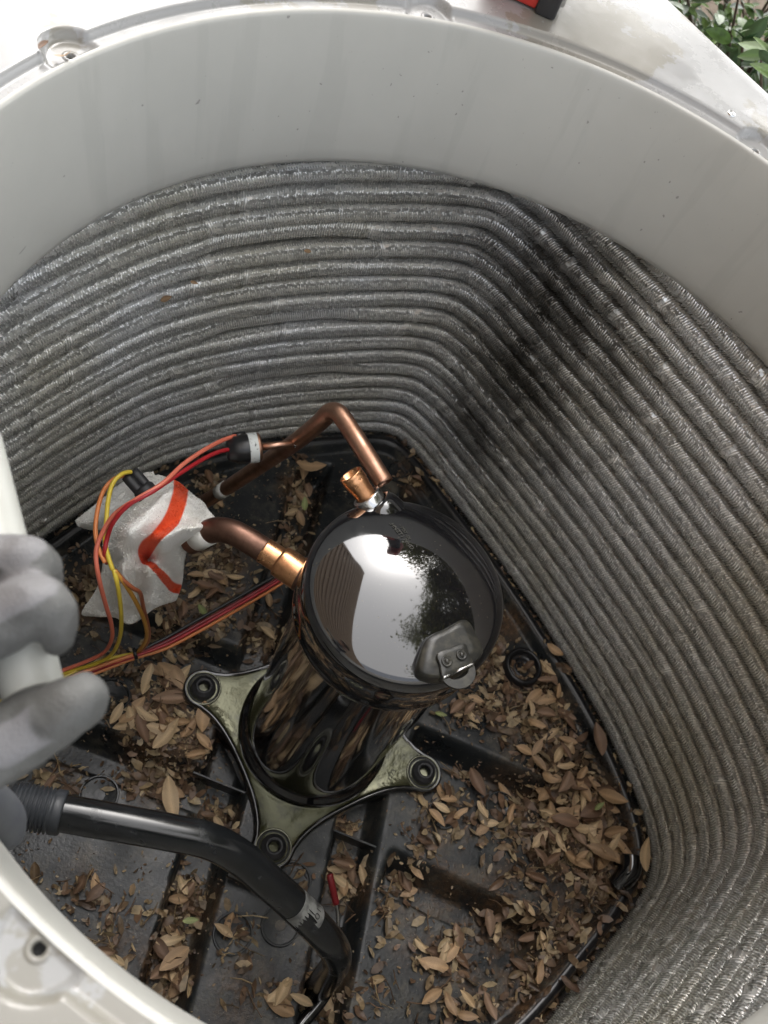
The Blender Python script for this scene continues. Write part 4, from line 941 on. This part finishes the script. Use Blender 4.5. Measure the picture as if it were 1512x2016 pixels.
    mb = MB(); M = frame(hd+upv*.035, upv, fw); lathe(mb, [(.098, -.01), (.100, .02), (.092, .055), (.070, .080), (.035, .095), (.002, .099)], M, 28, capt=True)
    V = []; n = 14
    for zz in (.0, .006):
        for rr in (.094, .175):
            for k in range(n+1):
                an = -.95+1.9*k/n; V.append(M@Vector((rr*math.cos(an)*(1 if rr < .1 else .98), min(rr, .105)*math.sin(an)*1.0, zz-.01+(rr-.094)*-.15)))
    m1 = n+1; F = []
    for k in range(n): F += [(k, k+1, m1+k+1, m1+k), (2*m1+k, 3*m1+k, 3*m1+k+1, 2*m1+k+1), (m1+k, m1+k+1, 3*m1+k+1, 3*m1+k), (k, 2*m1+k, 2*m1+k+1, k+1)]
    mb.add(V, F); o = mb.obj('cap', M_cap, me_p)
M_pvc = mat('offwhite_pvc', (.33, .335, .31), .42, 0, (.29, .295, .27), 20, .4, .7)
M_glove = mat('grey_dipped_glove', (.056, .057, .055), .55, 0, (.080, .080, .077), 40, .4, .65, .35, 900, attr='knit', attrcol=(.132, .131, .136))
M_glove2 = mat('slate_glove', (.06, .065, .075), .55, 0, (.095, .10, .106), 40, .4, .7)
M_trouser = mat('dark_trousers', (.05, .055, .07), .9); M_skin = mat('skin', (.45, .27, .19), .5); M_cap = mat('tan_cap', (.22, .16, .10), .85)
M_sleeve = mat('tan_shirt', (.34, .25, .165), .9, 0, (.28, .205, .135), 30, bump=.3, bscale=300)
hand()

# ------------------------------------------------------------------ power tool foot on the cover
def tool():
    t = thing('power_tool', 'red and black power tool resting on the pale top cover at the top edge', 'power tool', tuple(at(1050, 8, .69)))
    A = Vector(at(1012, -2, .685)); B_ = Vector(at(1058, 19, .685)); C = Vector(at(1098, 3, .685)); z0 = .6803
    x = (B_-A); x.z = 0; x.normalize(); y = Vector((-x.y, x.x, 0)); B_ = B_+y*.0040-x*.001
    def block(name, x0, x1, y0, y1, za, zb, bev, mt):
        bm = bmesh.new(); bmesh.ops.create_cube(bm, size=1)
        for v_ in bm.verts:
            v_.co = B_+x*(x0 if v_.co.x < 0 else x1)+y*(y0 if v_.co.y < 0 else y1)+Vector((0, 0, (za if v_.co.z < 0 else zb)+z0-B_.z))
        bmesh.ops.bevel(bm, geom=list(bm.edges), offset=bev, segments=3, affect='EDGES', profile=.5)
        me = bpy.data.meshes.new(name); bm.to_mesh(me); bm.free(); me.materials.append(mt); me.polygons.foreach_set('use_smooth', [True]*len(me.polygons))
        o = bpy.data.objects.new(name, me); link(o); o.parent = t; o.matrix_parent_inverse = Matrix.Translation(-Vector(t.location)); return o
    Mr = mat('red_tool_shell', (.42, .03, .022), .42); Mk = mat('black_tool_grip', (.025, .025, .027), .4)
    block('battery_case', -.045, .001, .001, .075, .0008, .040, .003, Mr)
    block('bumper', -.001, .016, -.002, .074, .0, .042, .0022, Mk)
    block('clip_plate', .012, .019, .010, .030, .006, .034, .0015, M_steel)
    block('grip', -.036, .010, .025, .060, .042, .13, .010, Mk)
    block('motor_housing', -.040, .014, -.02, .12, .128, .175, .014, Mr)
    M = frame(B_+x*-.013+y*.12+Vector((0, 0, .150)), y); mb = MB(); lathe(mb, [(.020, 0), (.020, .01), (.016, .022), (.012, .045), (.006, .047)], M, 24, capt=True); mb.obj('chuck', Mk, t)
tool()

# ------------------------------------------------------------------ leaves
def leaf_mesh(name, L, W, curl, cup, mt, twist=0, tip=1.0, nl=8, bite=0):
    V = []; vein = []; F = []
    for i in range(nl+1):
        t = .5-.5*math.cos(pi*i/nl); w_ = W/2*(math.sin(pi*min(t**.9, 1))**(.72))*(1-.12*t)
        if i == 0: w_ = W*.03
        if i == nl: w_ = W*.015*tip
        zc = curl*L*((t-.5)**2-.1); tw = twist*(t-.5)
        for j, s_ in enumerate((-1, -.5, 0, .5, 1)):
            x = (t-.5)*L; y = s_*w_; zz = zc+cup*abs(s_)**1.5*w_+(.0006*math.sin(i*2.1+s_*3))
            if bite and s_ == 1 and i in (3, 4): y *= .45
            V.append((x, y*math.cos(tw)-zz*math.sin(tw)*0, zz+y*math.sin(tw))); vein.append(1.0 if s_ == 0 else 0)
    for i in range(nl):
        for j in range(4): F.append((i*5+j, i*5+j+1, (i+1)*5+j+1, (i+1)*5+j))
    mb = MB(); mb.add(V, F)
    # stalk
    k = len(V); mb.add([(-L*.5, -.0004, V[2][2]), (-L*.5, .0004, V[2][2]), (-L*.62, .0003, V[2][2]+curl*L*.06+.001), (-L*.62, -.0003, V[2][2]+curl*L*.06+.001)], [(0, 1, 2, 3)]); vein += [.4]*4
    me = mb.mesh(name, mt); a = me.attributes.new('vein', 'FLOAT', 'POINT'); a.data.foreach_set('value', np.array(vein, np.float32)); return me
LCOL = [('pale tan', [(.45, .32, .18), (.52, .38, .22), (.40, .285, .165)]), ('tan', [(.33, .21, .11), (.40, .26, .14), (.28, .18, .10)]), ('reddish brown', [(.20, .125, .078), (.25, .16, .10), (.165, .10, .065)]), ('dark brown', [(.13, .075, .042), (.18, .10, .055), (.11, .065, .04)])]
LMC = []
for k, (nm_, cols) in enumerate(LCOL):
    mt_ = leaf_material(nm_.replace(' ', '_')+'_leaf', cols); LMC.append([leaf_mesh('dry_leaf', 1, random.uniform(.38, .54), random.choice((-.45, -.25, .2, .4, .7)), random.choice((0, .2, .4, .6, 1.0)), mt_, random.uniform(-.4, .4), 1, 8, q in (3, 4)) for q in range(7)])
LM = LMC[1]+LMC[2][:3]+LMC[0][:4]
GM = [leaf_mesh('green_leaf', 1, .42, .3, .2, M_green, .2)]
ZL = {'front': ('dry brown oval leaf in the drift at the right front corner of the pan', 'leaves drifted into the right front corner'),
      'right': ('dry tan leaf on the strip of pan between compressor and right coil wall', 'leaves along the right coil wall'),
      'left': ('large curled tan leaf in the pile beside the left compressor foot', 'leaves piled by the left compressor foot'),
      'chan': ('dry brown leaf caught in a long channel of the pan', 'leaves caught in the long pan channels'),
      'plat': ('single dry leaf lying on the flat dark plate at the lower left', 'scattered leaves on the lower left plate'),
      'back': ('dry leaf in the shaded litter around the white rag', 'leaves in the shaded litter behind the compressor'),
      'rib': ('dry leaf on the ribbed plate in front of the compressor', 'leaves on the front ribbed plate')}
# zone, px, py, spread px (x,y), count, size range px
CL = [('front', 1130, 1610, 70, 55, 34, 38, 78), ('front', 1175, 1680, 50, 40, 16, 40, 80), ('front', 1100, 1560, 60, 30, 10, 40, 80), ('front', 1080, 1680, 60, 45, 16, 28, 60), ('front', 1190, 1760, 28, 30, 7, 24, 46), ('front', 1130, 1850, 45, 40, 10, 24, 50), ('front', 1060, 1930, 45, 45, 9, 26, 60),
      ('right', 1060, 1400, 60, 50, 14, 30, 64), ('right', 1100, 1480, 50, 40, 10, 30, 66), ('right', 1085, 1320, 26, 30, 6, 44, 66), ('right', 960, 1290, 25, 40, 8, 24, 44), ('right', 930, 1400, 45, 25, 8, 30, 50), ('right', 830, 945, 30, 18, 6, 28, 50), ('right', 1195, 1560, 16, 50, 5, 36, 60), ('right', 1010, 1350, 40, 30, 6, 24, 40),
      ('rib', 880, 1590, 45, 35, 10, 28, 60), ('rib', 960, 1620, 50, 30, 8, 28, 54), ('rib', 830, 1650, 30, 40, 7, 24, 44), ('rib', 1010, 1810, 55, 30, 10, 28, 60), ('rib', 810, 1720, 24, 25, 6, 40, 60), ('rib', 870, 1880, 50, 45, 12, 32, 70), ('rib', 900, 1980, 60, 25, 8, 30, 60), ('rib', 730, 1950, 25, 40, 3, 30, 50), ('rib', 920, 1520, 30, 16, 5, 30, 50), ('rib', 760, 1800, 18, 40, 4, 26, 44),
      ('left', 320, 1430, 58, 36, 12, 50, 90), ('left', 285, 1415, 34, 24, 5, 50, 80), ('left', 385, 1465, 22, 18, 5, 40, 70), ('left', 320, 1345, 42, 24, 5, 52, 88), ('left', 235, 1310, 30, 20, 4, 28, 44), ('left', 310, 1525, 50, 28, 15, 28, 56),
      ('chan', 340, 1890, 22, 55, 14, 40, 76), ('chan', 375, 1760, 22, 36, 8, 36, 70), ('chan', 430, 1610, 22, 34, 6, 30, 50), ('chan', 690, 1720, 20, 28, 8, 44, 70), ('chan', 690, 1620, 16, 12, 3, 40, 60), ('chan', 645, 1960, 24, 36, 6, 34, 60), ('chan', 590, 960, 20, 40, 7, 36, 66), ('chan', 575, 1060, 20, 50, 5, 28, 46), ('chan', 520, 1230, 22, 36, 6, 28, 50),
      ('plat', 130, 1750, 70, 40, 5, 26, 48), ('plat', 230, 1790, 50, 40, 5, 30, 60), ('plat', 210, 1870, 30, 30, 4, 26, 46), ('plat', 110, 1540, 40, 26, 5, 34, 54), ('plat', 540, 1960, 50, 24, 5, 50, 76), ('plat', 470, 1850, 36, 40, 4, 30, 50), ('plat', 590, 1740, 26, 36, 3, 30, 50),
      ('back', 420, 1130, 45, 40, 13, 32, 58), ('back', 410, 950, 26, 26, 6, 34, 56), ('back', 160, 1170, 30, 50, 8, 34, 54), ('back', 350, 1250, 50, 24, 6, 28, 50), ('back', 430, 1220, 24, 24, 3, 34, 52), ('back', 340, 1210, 30, 30, 4, 34, 50)]
LEAVES = []
def put_leaf(me, p, size, label, group, tilt=.3, yaw=None, lift=None, name='dry_leaf'):
    o = bpy.data.objects.new(name, me); z = float(pan_h(p.x, p.y))+.0035 if lift is None else lift
    o.location = (p.x, p.y, z); o.rotation_euler = (random.gauss(0, tilt), random.gauss(0, tilt), random.uniform(0, 2*pi) if yaw is None else yaw)
    o.scale = (size, size*random.uniform(.85, 1.1), size*random.uniform(.8, 1.1)); link(o); tag(o, label, 'leaf', group); LEAVES.append(o); return o
def in_pan(p):
    r = math.hypot(p.x, p.y)/float(plan_r(math.atan2(p.y, p.x)))
    return (1-r)*float(plan_r(math.atan2(p.y, p.x))) > (.027 if random.random() < .9 else .002) and not (math.hypot(p.x, p.y) < .092) and min(math.hypot(p.x-.134*c, p.y-.134*s_) for c, s_ in ((1, 0), (0, 1), (-1, 0), (0, -1))) > .022
CAND = []
for zn, px, py, sx, sy, n, a, b in CL:
    layer = 0
    for k in range(int(n*1.35)):
        for tr in range(12):
            x, y = random.gauss(px, sx*.62), random.gauss(py, sy*.62); p = at(x, y, .03)
            if in_pan(p): break
        else: continue
        layer += random.uniform(.2, 1); wcol = {'back': (.25, .4, .15, .2), 'left': (.4, .42, .08, .1)}.get(zn, (.34, .38, .14, .14))
        CAND.append((random.uniform(a, b), zn, p, .003+.0016*(layer % 8), int(rng.choice(4, p=wcol)), random.randrange(7)))
CAND.sort(key=lambda c: -c[0]); REST = CAND[285:]
WHERE = {'front': ('in the drift at the right front corner of the pan', 'leaves drifted into the right front corner'), 'right': ('between the compressor and the right coil wall', 'leaves along the right coil wall'),
         'left': ('in the pile beside the left compressor foot', 'leaves piled by the left compressor foot'), 'chan': ('caught in a long channel of the pan', 'leaves caught in the long pan channels'),
         'plat': ('lying on the flat dark plate at the lower left', 'scattered leaves on the lower left plate'), 'back': ('in the shaded litter around the white rag', 'leaves in the shaded litter behind the compressor'), 'rib': ('on the ribbed plate in front of the compressor', 'leaves on the front ribbed plate')}
for sz, zn, p, lift, ci, mi_ in CAND[:285]:
    lab, grp = WHERE[zn]; wd_ = 'large' if sz > 62 else ('small' if sz < 42 else 'medium-sized')
    put_leaf(LMC[ci][mi_], p, sz/1640*.80, wd_+' '+LCOL[ci][0]+' dry leaf '+lab, grp, .10, lift=float(pan_h(p.x, p.y))+lift)
def single(px, py, z, size_px, lab, yaw=0, me=None, tilt=.1, name='dry_leaf'):
    p = at(px, py, z); o = put_leaf(me or random.choice(LM), p, size_px/1640, lab, None, tilt, yaw, z, name)
    return o
single(1178, 1455, .062, 68, 'reddish brown leaf stuck upright against the lower right coil wall', 1.9, LMC[2][0])
single(1272, 1682, .07, 62, 'golden tan leaf standing beside the black corner plug', 1.7, LMC[0][1])
single(337, 1575, .05, 80, 'large pale tan leaf leaning across the channel edge', -1.0, LMC[0][2])
single(612, 915, .06, 66, 'rounded brown leaf on top of the shaded channel litter behind the compressor', .4, LMC[1][3])
single(868, 1406, .038, 26, 'small pale yellow leaf on the rib edge right of the compressor', .2, GM[0], name='yellow_leaf')
single(1180, 1587, .055, 26, 'small green leaf among the brown drift by the right coil wall', .9, GM[0], name='green_leaf')
single(400, 1203, .05, 32, 'fresh green leaf beside the taut wire bundle', -.6, GM[0], name='green_leaf')
single(600, 992, .055, 34, 'bright green curled leaf tip in the shaded channel', 1.9, GM[0], name='green_leaf')
single(375, 1812, .05, 26, 'pale green leaf in the left channel near the cover edge', .4, GM[0], name='green_leaf')
single(940, 1540, .045, 58, 'dark brown leaf bridging the ring seats', -.8, LMC[3][2])
# bits caught on the coil and the cover
def stuck(px, py, tgt, size, lab, me, yaw, name='dry_leaf'):
    p = at(px, py, tgt); o = put_leaf(me, p, size, lab, None, .2, yaw, p.z, name); o.rotation_euler = (.9, .3, yaw); return o
def coil_hit(px, py):      # walk down the ray until it meets the coil face
    for z in np.linspace(.56, .04, 300):
        p = at(px, py, float(z))
        if math.hypot(p.x, p.y) > float(plan_r(math.atan2(p.y, p.x)))-.004: return float(z)
    return .1
stuck(326, 588, coil_hit(326, 588), .016, 'narrow tan leaf caught on the upper left coil rows', LM[0], 1.2)
stuck(382, 556, coil_hit(382, 556), .008, 'tiny brown leaf scrap caught above the tan leaf on the coil', LM[1], .4)
stuck(606, 494, coil_hit(606, 494), .009, 'tiny pale leaf scrap on the recessed coil row', LM[2], .7)
o = put_leaf(LM[3], at(124, 99, .68), .011, 'tan crumb of leaf on the cover ledge by the screw pocket', None, .3, .5, .6775)
o = put_leaf(LMC[3][1], at(86, 95, .68), .010, 'dark curled scrap at the edge of the cover step', None, .9, 1.5, .682)

def crumbs():
    V = []; F = []; n = 0; 
    def emit(p, z, s, W=.5):
        nonlocal n
        yaw = rng.uniform(0, 2*pi); t1, t2 = rng.normal(0, .45, 2); M = Matrix.Translation((p.x, p.y, z))@Matrix.Rotation(yaw, 4, 'Z')@Matrix.Rotation(t1, 4, 'X')@Matrix.Rotation(t2, 4, 'Y')
        w_ = s*W*rng.uniform(.5, 1.1); c = s*rng.uniform(-.2, .25)
        q = [(-s/2, 0, c*.6), (-s*.2, -w_/2, 0), (s*.25, -w_*.45, 0), (s/2, 0, c*.7), (s*.22, w_*.5, c*.2), (-s*.22, w_*.45, c*.15), (0, 0, -c*.2)]
        V.extend([tuple(M@Vector(v_)) for v_ in q]); F.extend([(n, n+1, n+6), (n+1, n+2, n+6), (n+2, n+3, n+6), (n+3, n+4, n+6), (n+4, n+5, n+6), (n+5, n, n+6)]); n += 7
    for sz, zn, p, lift, ci, mi_ in REST:
        me = LMC[ci][mi_]; sc = sz/1640*.82; M = Matrix.Translation((p.x, p.y, float(pan_h(p.x, p.y))+lift*.7))@Matrix.Rotation(rng.uniform(0, 6.3), 4, 'Z')@Matrix.Rotation(rng.normal(0, .22), 4, 'X')@Matrix.Rotation(rng.normal(0, .22), 4, 'Y')
        V.extend([tuple(M@(v_.co*sc)) for v_ in me.vertices]); F.extend([tuple(i+n for i in f.vertices) for f in me.polygons]); n += len(me.vertices)
    for zn, px, py, sx, sy, c, a, b in CL:
        for k in range(int(c*(9 if zn in ('plat', 'rib') else 28))):
            x, y = rng.normal(px, sx*.85), rng.normal(py, sy*.85); p = at(x, y, .03)
            if not in_pan(p): continue
            big = rng.uniform() < .22
            emit(p, float(pan_h(p.x, p.y))+rng.uniform(.001, .006), rng.uniform(16, 34)/1640 if big else rng.uniform(4, 14)/1640)
    for k in range(1800):
        a = rng.uniform(0, 2*pi); r = math.sqrt(rng.uniform(.05, 1))*float(plan_r((a+pi) % (2*pi)-pi))*.97; p = Vector((r*math.cos(a), r*math.sin(a), 0))
        if in_pan(p): emit(p, float(pan_h(p.x, p.y))+.0012, rng.uniform(3, 9)/1640)
    for k in range(170):      # bits of twig and stalk
        zn, px, py, sx, sy, c_, a, b = CL[int(rng.integers(0, len(CL)))]; p = at(rng.normal(px, sx), rng.normal(py, sy), .03)
        if not in_pan(p): continue
        L_ = rng.uniform(.012, .035); an = rng.uniform(0, 6.3); d = Vector((math.cos(an), math.sin(an), rng.normal(0, .15))); z = float(pan_h(p.x, p.y))+.007; m_ = MB()
        tube(m_, [Vector((p.x, p.y, z))-d*L_/2, Vector((p.x, p.y, z))+Vector((0, 0, .001)), Vector((p.x, p.y, z))+d*L_/2+Vector((-d.y, d.x, 0))*.003], [.0007, .0006, .0004], 4, False)
        V.extend(m_.V); F.extend([tuple(i+n for i in f) for f in m_.F]); n += len(m_.V)
    # along the foot of the coil
    for k in range(500):
        s_ = rng.uniform(0, PERI); q = plan_at(np.array([s_]))[0]*rng.uniform(.982, 1.0); p = Vector((q[0], q[1], 0)); emit(p, float(pan_h(p.x, p.y))+rng.uniform(.001, .006), rng.uniform(6, 26)/1640)
    o = MB(); o.V = V; o.F = F; o.M = [0]*len(F); o.n = n
    ob = o.obj('leaf_litter', M_leafb, None, False); tag(ob, 'crumbled brown leaf litter scattered over the pan', 'leaf litter', kind='stuff')
crumbs()

# ------------------------------------------------------------------ shrub beyond the cover, house wall and tree around
SL = [leaf_mesh('leaf', 1, random.uniform(.42, .55), random.uniform(-.4, .1), random.uniform(.0, .35), M_shrub, random.uniform(-.3, .3)) for k in range(8)]
def shrub():
    c = Vector(at(1490, 40, .28)); base = Vector((c.x+.12, c.y+.10, -.1))
    t = thing('shrub', 'leafy green evergreen shrub growing beyond the cover at the upper right', 'shrub', tuple(base))
    mb = MB(); tips = []
    for k in range(70):
        px, py = rng.uniform(1230, 1620), rng.uniform(-160, 330); 
        tip = Vector(at(px, py, rng.uniform(.12, .52)))
        r = math.hypot(tip.x, tip.y); rm = float(plan_r(math.atan2(tip.y, tip.x)))*1.185+.03
        if r < rm: tip = Vector((tip.x*rm/r, tip.y*rm/r, tip.z))
        mid = base.lerp(tip, .55)+Vector(rng.normal(0, .03, 3)); tube(mb, crom([base+Vector(rng.normal(0, .03, 3))*Vector((1, 1, 0)).length*.5, mid, tip], 4), list(np.linspace(.006, .0016, 9)), 6); tips.append((tip, (tip-mid).normalized(), mid))
    mb.obj('stem', M_bark, t)
    cnt = 0; extra = []
    for tip, d, mid in tips:
        for k in range(9):
            f = rng.uniform(0, 1); p = tip if k < 4 else mid.lerp(tip, f); out = Vector(rng.normal(0, 1, 3)); out = (out-d*out.dot(d)).normalized()+d*.6+Vector((0, 0, .35)); out.normalize()
            s_ = rng.uniform(.022, .048)*(.75 if k < 4 else 1); q = p+out*s_*.5
            if math.hypot(q.x, q.y) < float(plan_r(math.atan2(q.y, q.x)))*1.185+.012: continue
            M = frame(q, Vector((0, 0, 1))*.8+Vector(rng.normal(0, .5, 3)), out); 
            if cnt < 298:
                o = bpy.data.objects.new('leaf', SL[cnt % 8]); link(o); o.parent = t; o.matrix_parent_inverse = Matrix.Translation(-base); o.matrix_basis = M@Matrix.Diagonal((s_, s_, s_, 1)); cnt += 1
            else: extra.append((M, s_))
    # inner foliage that is too many to count
    mb = MB()
    for k in range(1500):
        tip, d, mid = tips[int(rng.integers(0, len(tips)))]; p = base.lerp(tip, rng.uniform(.4, 1))+Vector(rng.normal(0, .045, 3))
        if math.hypot(p.x, p.y) < float(plan_r(math.atan2(p.y, p.x)))*1.185+.02: continue
        extra.append((frame(p, Vector((0, 0, 1))+Vector(rng.normal(0, .7, 3)), Vector(rng.normal(0, 1, 3))), rng.uniform(.02, .045)))
    src = SL[0]; sv = [Vector(v_.co) for v_ in src.vertices]; sf = [tuple(f.vertices) for f in src.polygons]
    for M, s_ in extra: mb.add([M@(v_*s_) for v_ in sv], sf)
    o = mb.obj('inner_foliage', M_shrub, t); o['kind'] = 'stuff'
shrub()
def house():
    t = thing('house_wall', 'tan lap-sided house wall standing to the left of the unit', 'house wall', (-1.33, -.23, -.1))
    n = 27; V = []; h = 5.4; prof = []
    for k in range(n): prof += [(.018, h/n*k), (.0, h/n*(k+.97))]
    prof += [(.0, h)]
    for y in (-5, 2.3):
        for x, z in prof: V.append((x-1.33, y-.23, z-.1))
    m_ = len(prof); MB().add(V, [(k, k+1, m_+k+1, m_+k) for k in range(m_-1)]).obj('lap_siding', M_tan, t, False)
    c = [(-1.45, 2.07), (-1.305, 2.07), (-1.305, 2.17), (-1.45, 2.17)]
    V = [(x, y, z) for z in (-.1, h-.1) for x, y in c]; MB().add(V, [(0, 1, 5, 4), (1, 2, 6, 5), (2, 3, 7, 6), (3, 0, 4, 7), (4, 5, 6, 7)]).obj('corner_board', M_tan, t, False)
    t.rotation_euler = (0, 0, math.radians(10))
M_tan = mat('tan_siding', (.42, .30, .19), .7, 0, (.36, .25, .155), 6, .4, .7)
house()
def tree(x, y, hh, R, seed, label):
    r2 = np.random.default_rng(seed); t = thing('tree', label, 'tree', (x, y, -.1))
    mb = MB(); top = Vector((x, y, hh)); b = Vector((x, y, -.1)); tube(mb, crom([b, b.lerp(top, .4)+Vector((.1, -.05, 0)), b.lerp(top, .75), top], 5), list(np.linspace(.16, .05, 16)), 10)
    ends = []
    for k in range(26):
        s_ = b.lerp(top, r2.uniform(.5, .95)); e = top+Vector(r2.normal(0, 1, 3)).normalized()*R*r2.uniform(.5, 1)*Vector((1, 1, .75)).length/1.6
        tube(mb, crom([s_, s_.lerp(e, .5)+Vector(r2.normal(0, .12, 3)), e], 4), list(np.linspace(.05, .012, 9)), 6); ends.append(e)
    mb.obj('trunk', M_bark, t)
    N = 11000; V = np.empty((N, 4, 3))
    for k in range(N):
        e = ends[int(r2.integers(0, len(ends)))]; p = np.array(e)+r2.normal(0, R*.20, 3); u_ = r2.normal(0, 1, 3); u_ /= np.linalg.norm(u_); w_ = np.cross(u_, r2.normal(0, 1, 3)); w_ /= np.linalg.norm(w_); s_ = r2.uniform(.05, .10)
        V[k] = [p-u_*s_, p-w_*s_*.45, p+u_*s_, p+w_*s_*.45]
    o = npmesh('crown', V.reshape(-1, 3), np.arange(N*4).reshape(-1, 4), M_tree, smooth=False, parent=t)
tree(2.4, 2.3, 4.2, 1.5, 3, 'olive green broadleaf tree beyond the unit to the right')
tree(2.3, .35, 4.3, 1.5, 11, 'leaning yellow green tree close to the right side of the unit')
tree(.9, 4.6, 4.6, 1.7, 5, 'taller tree behind the shrub at the back')
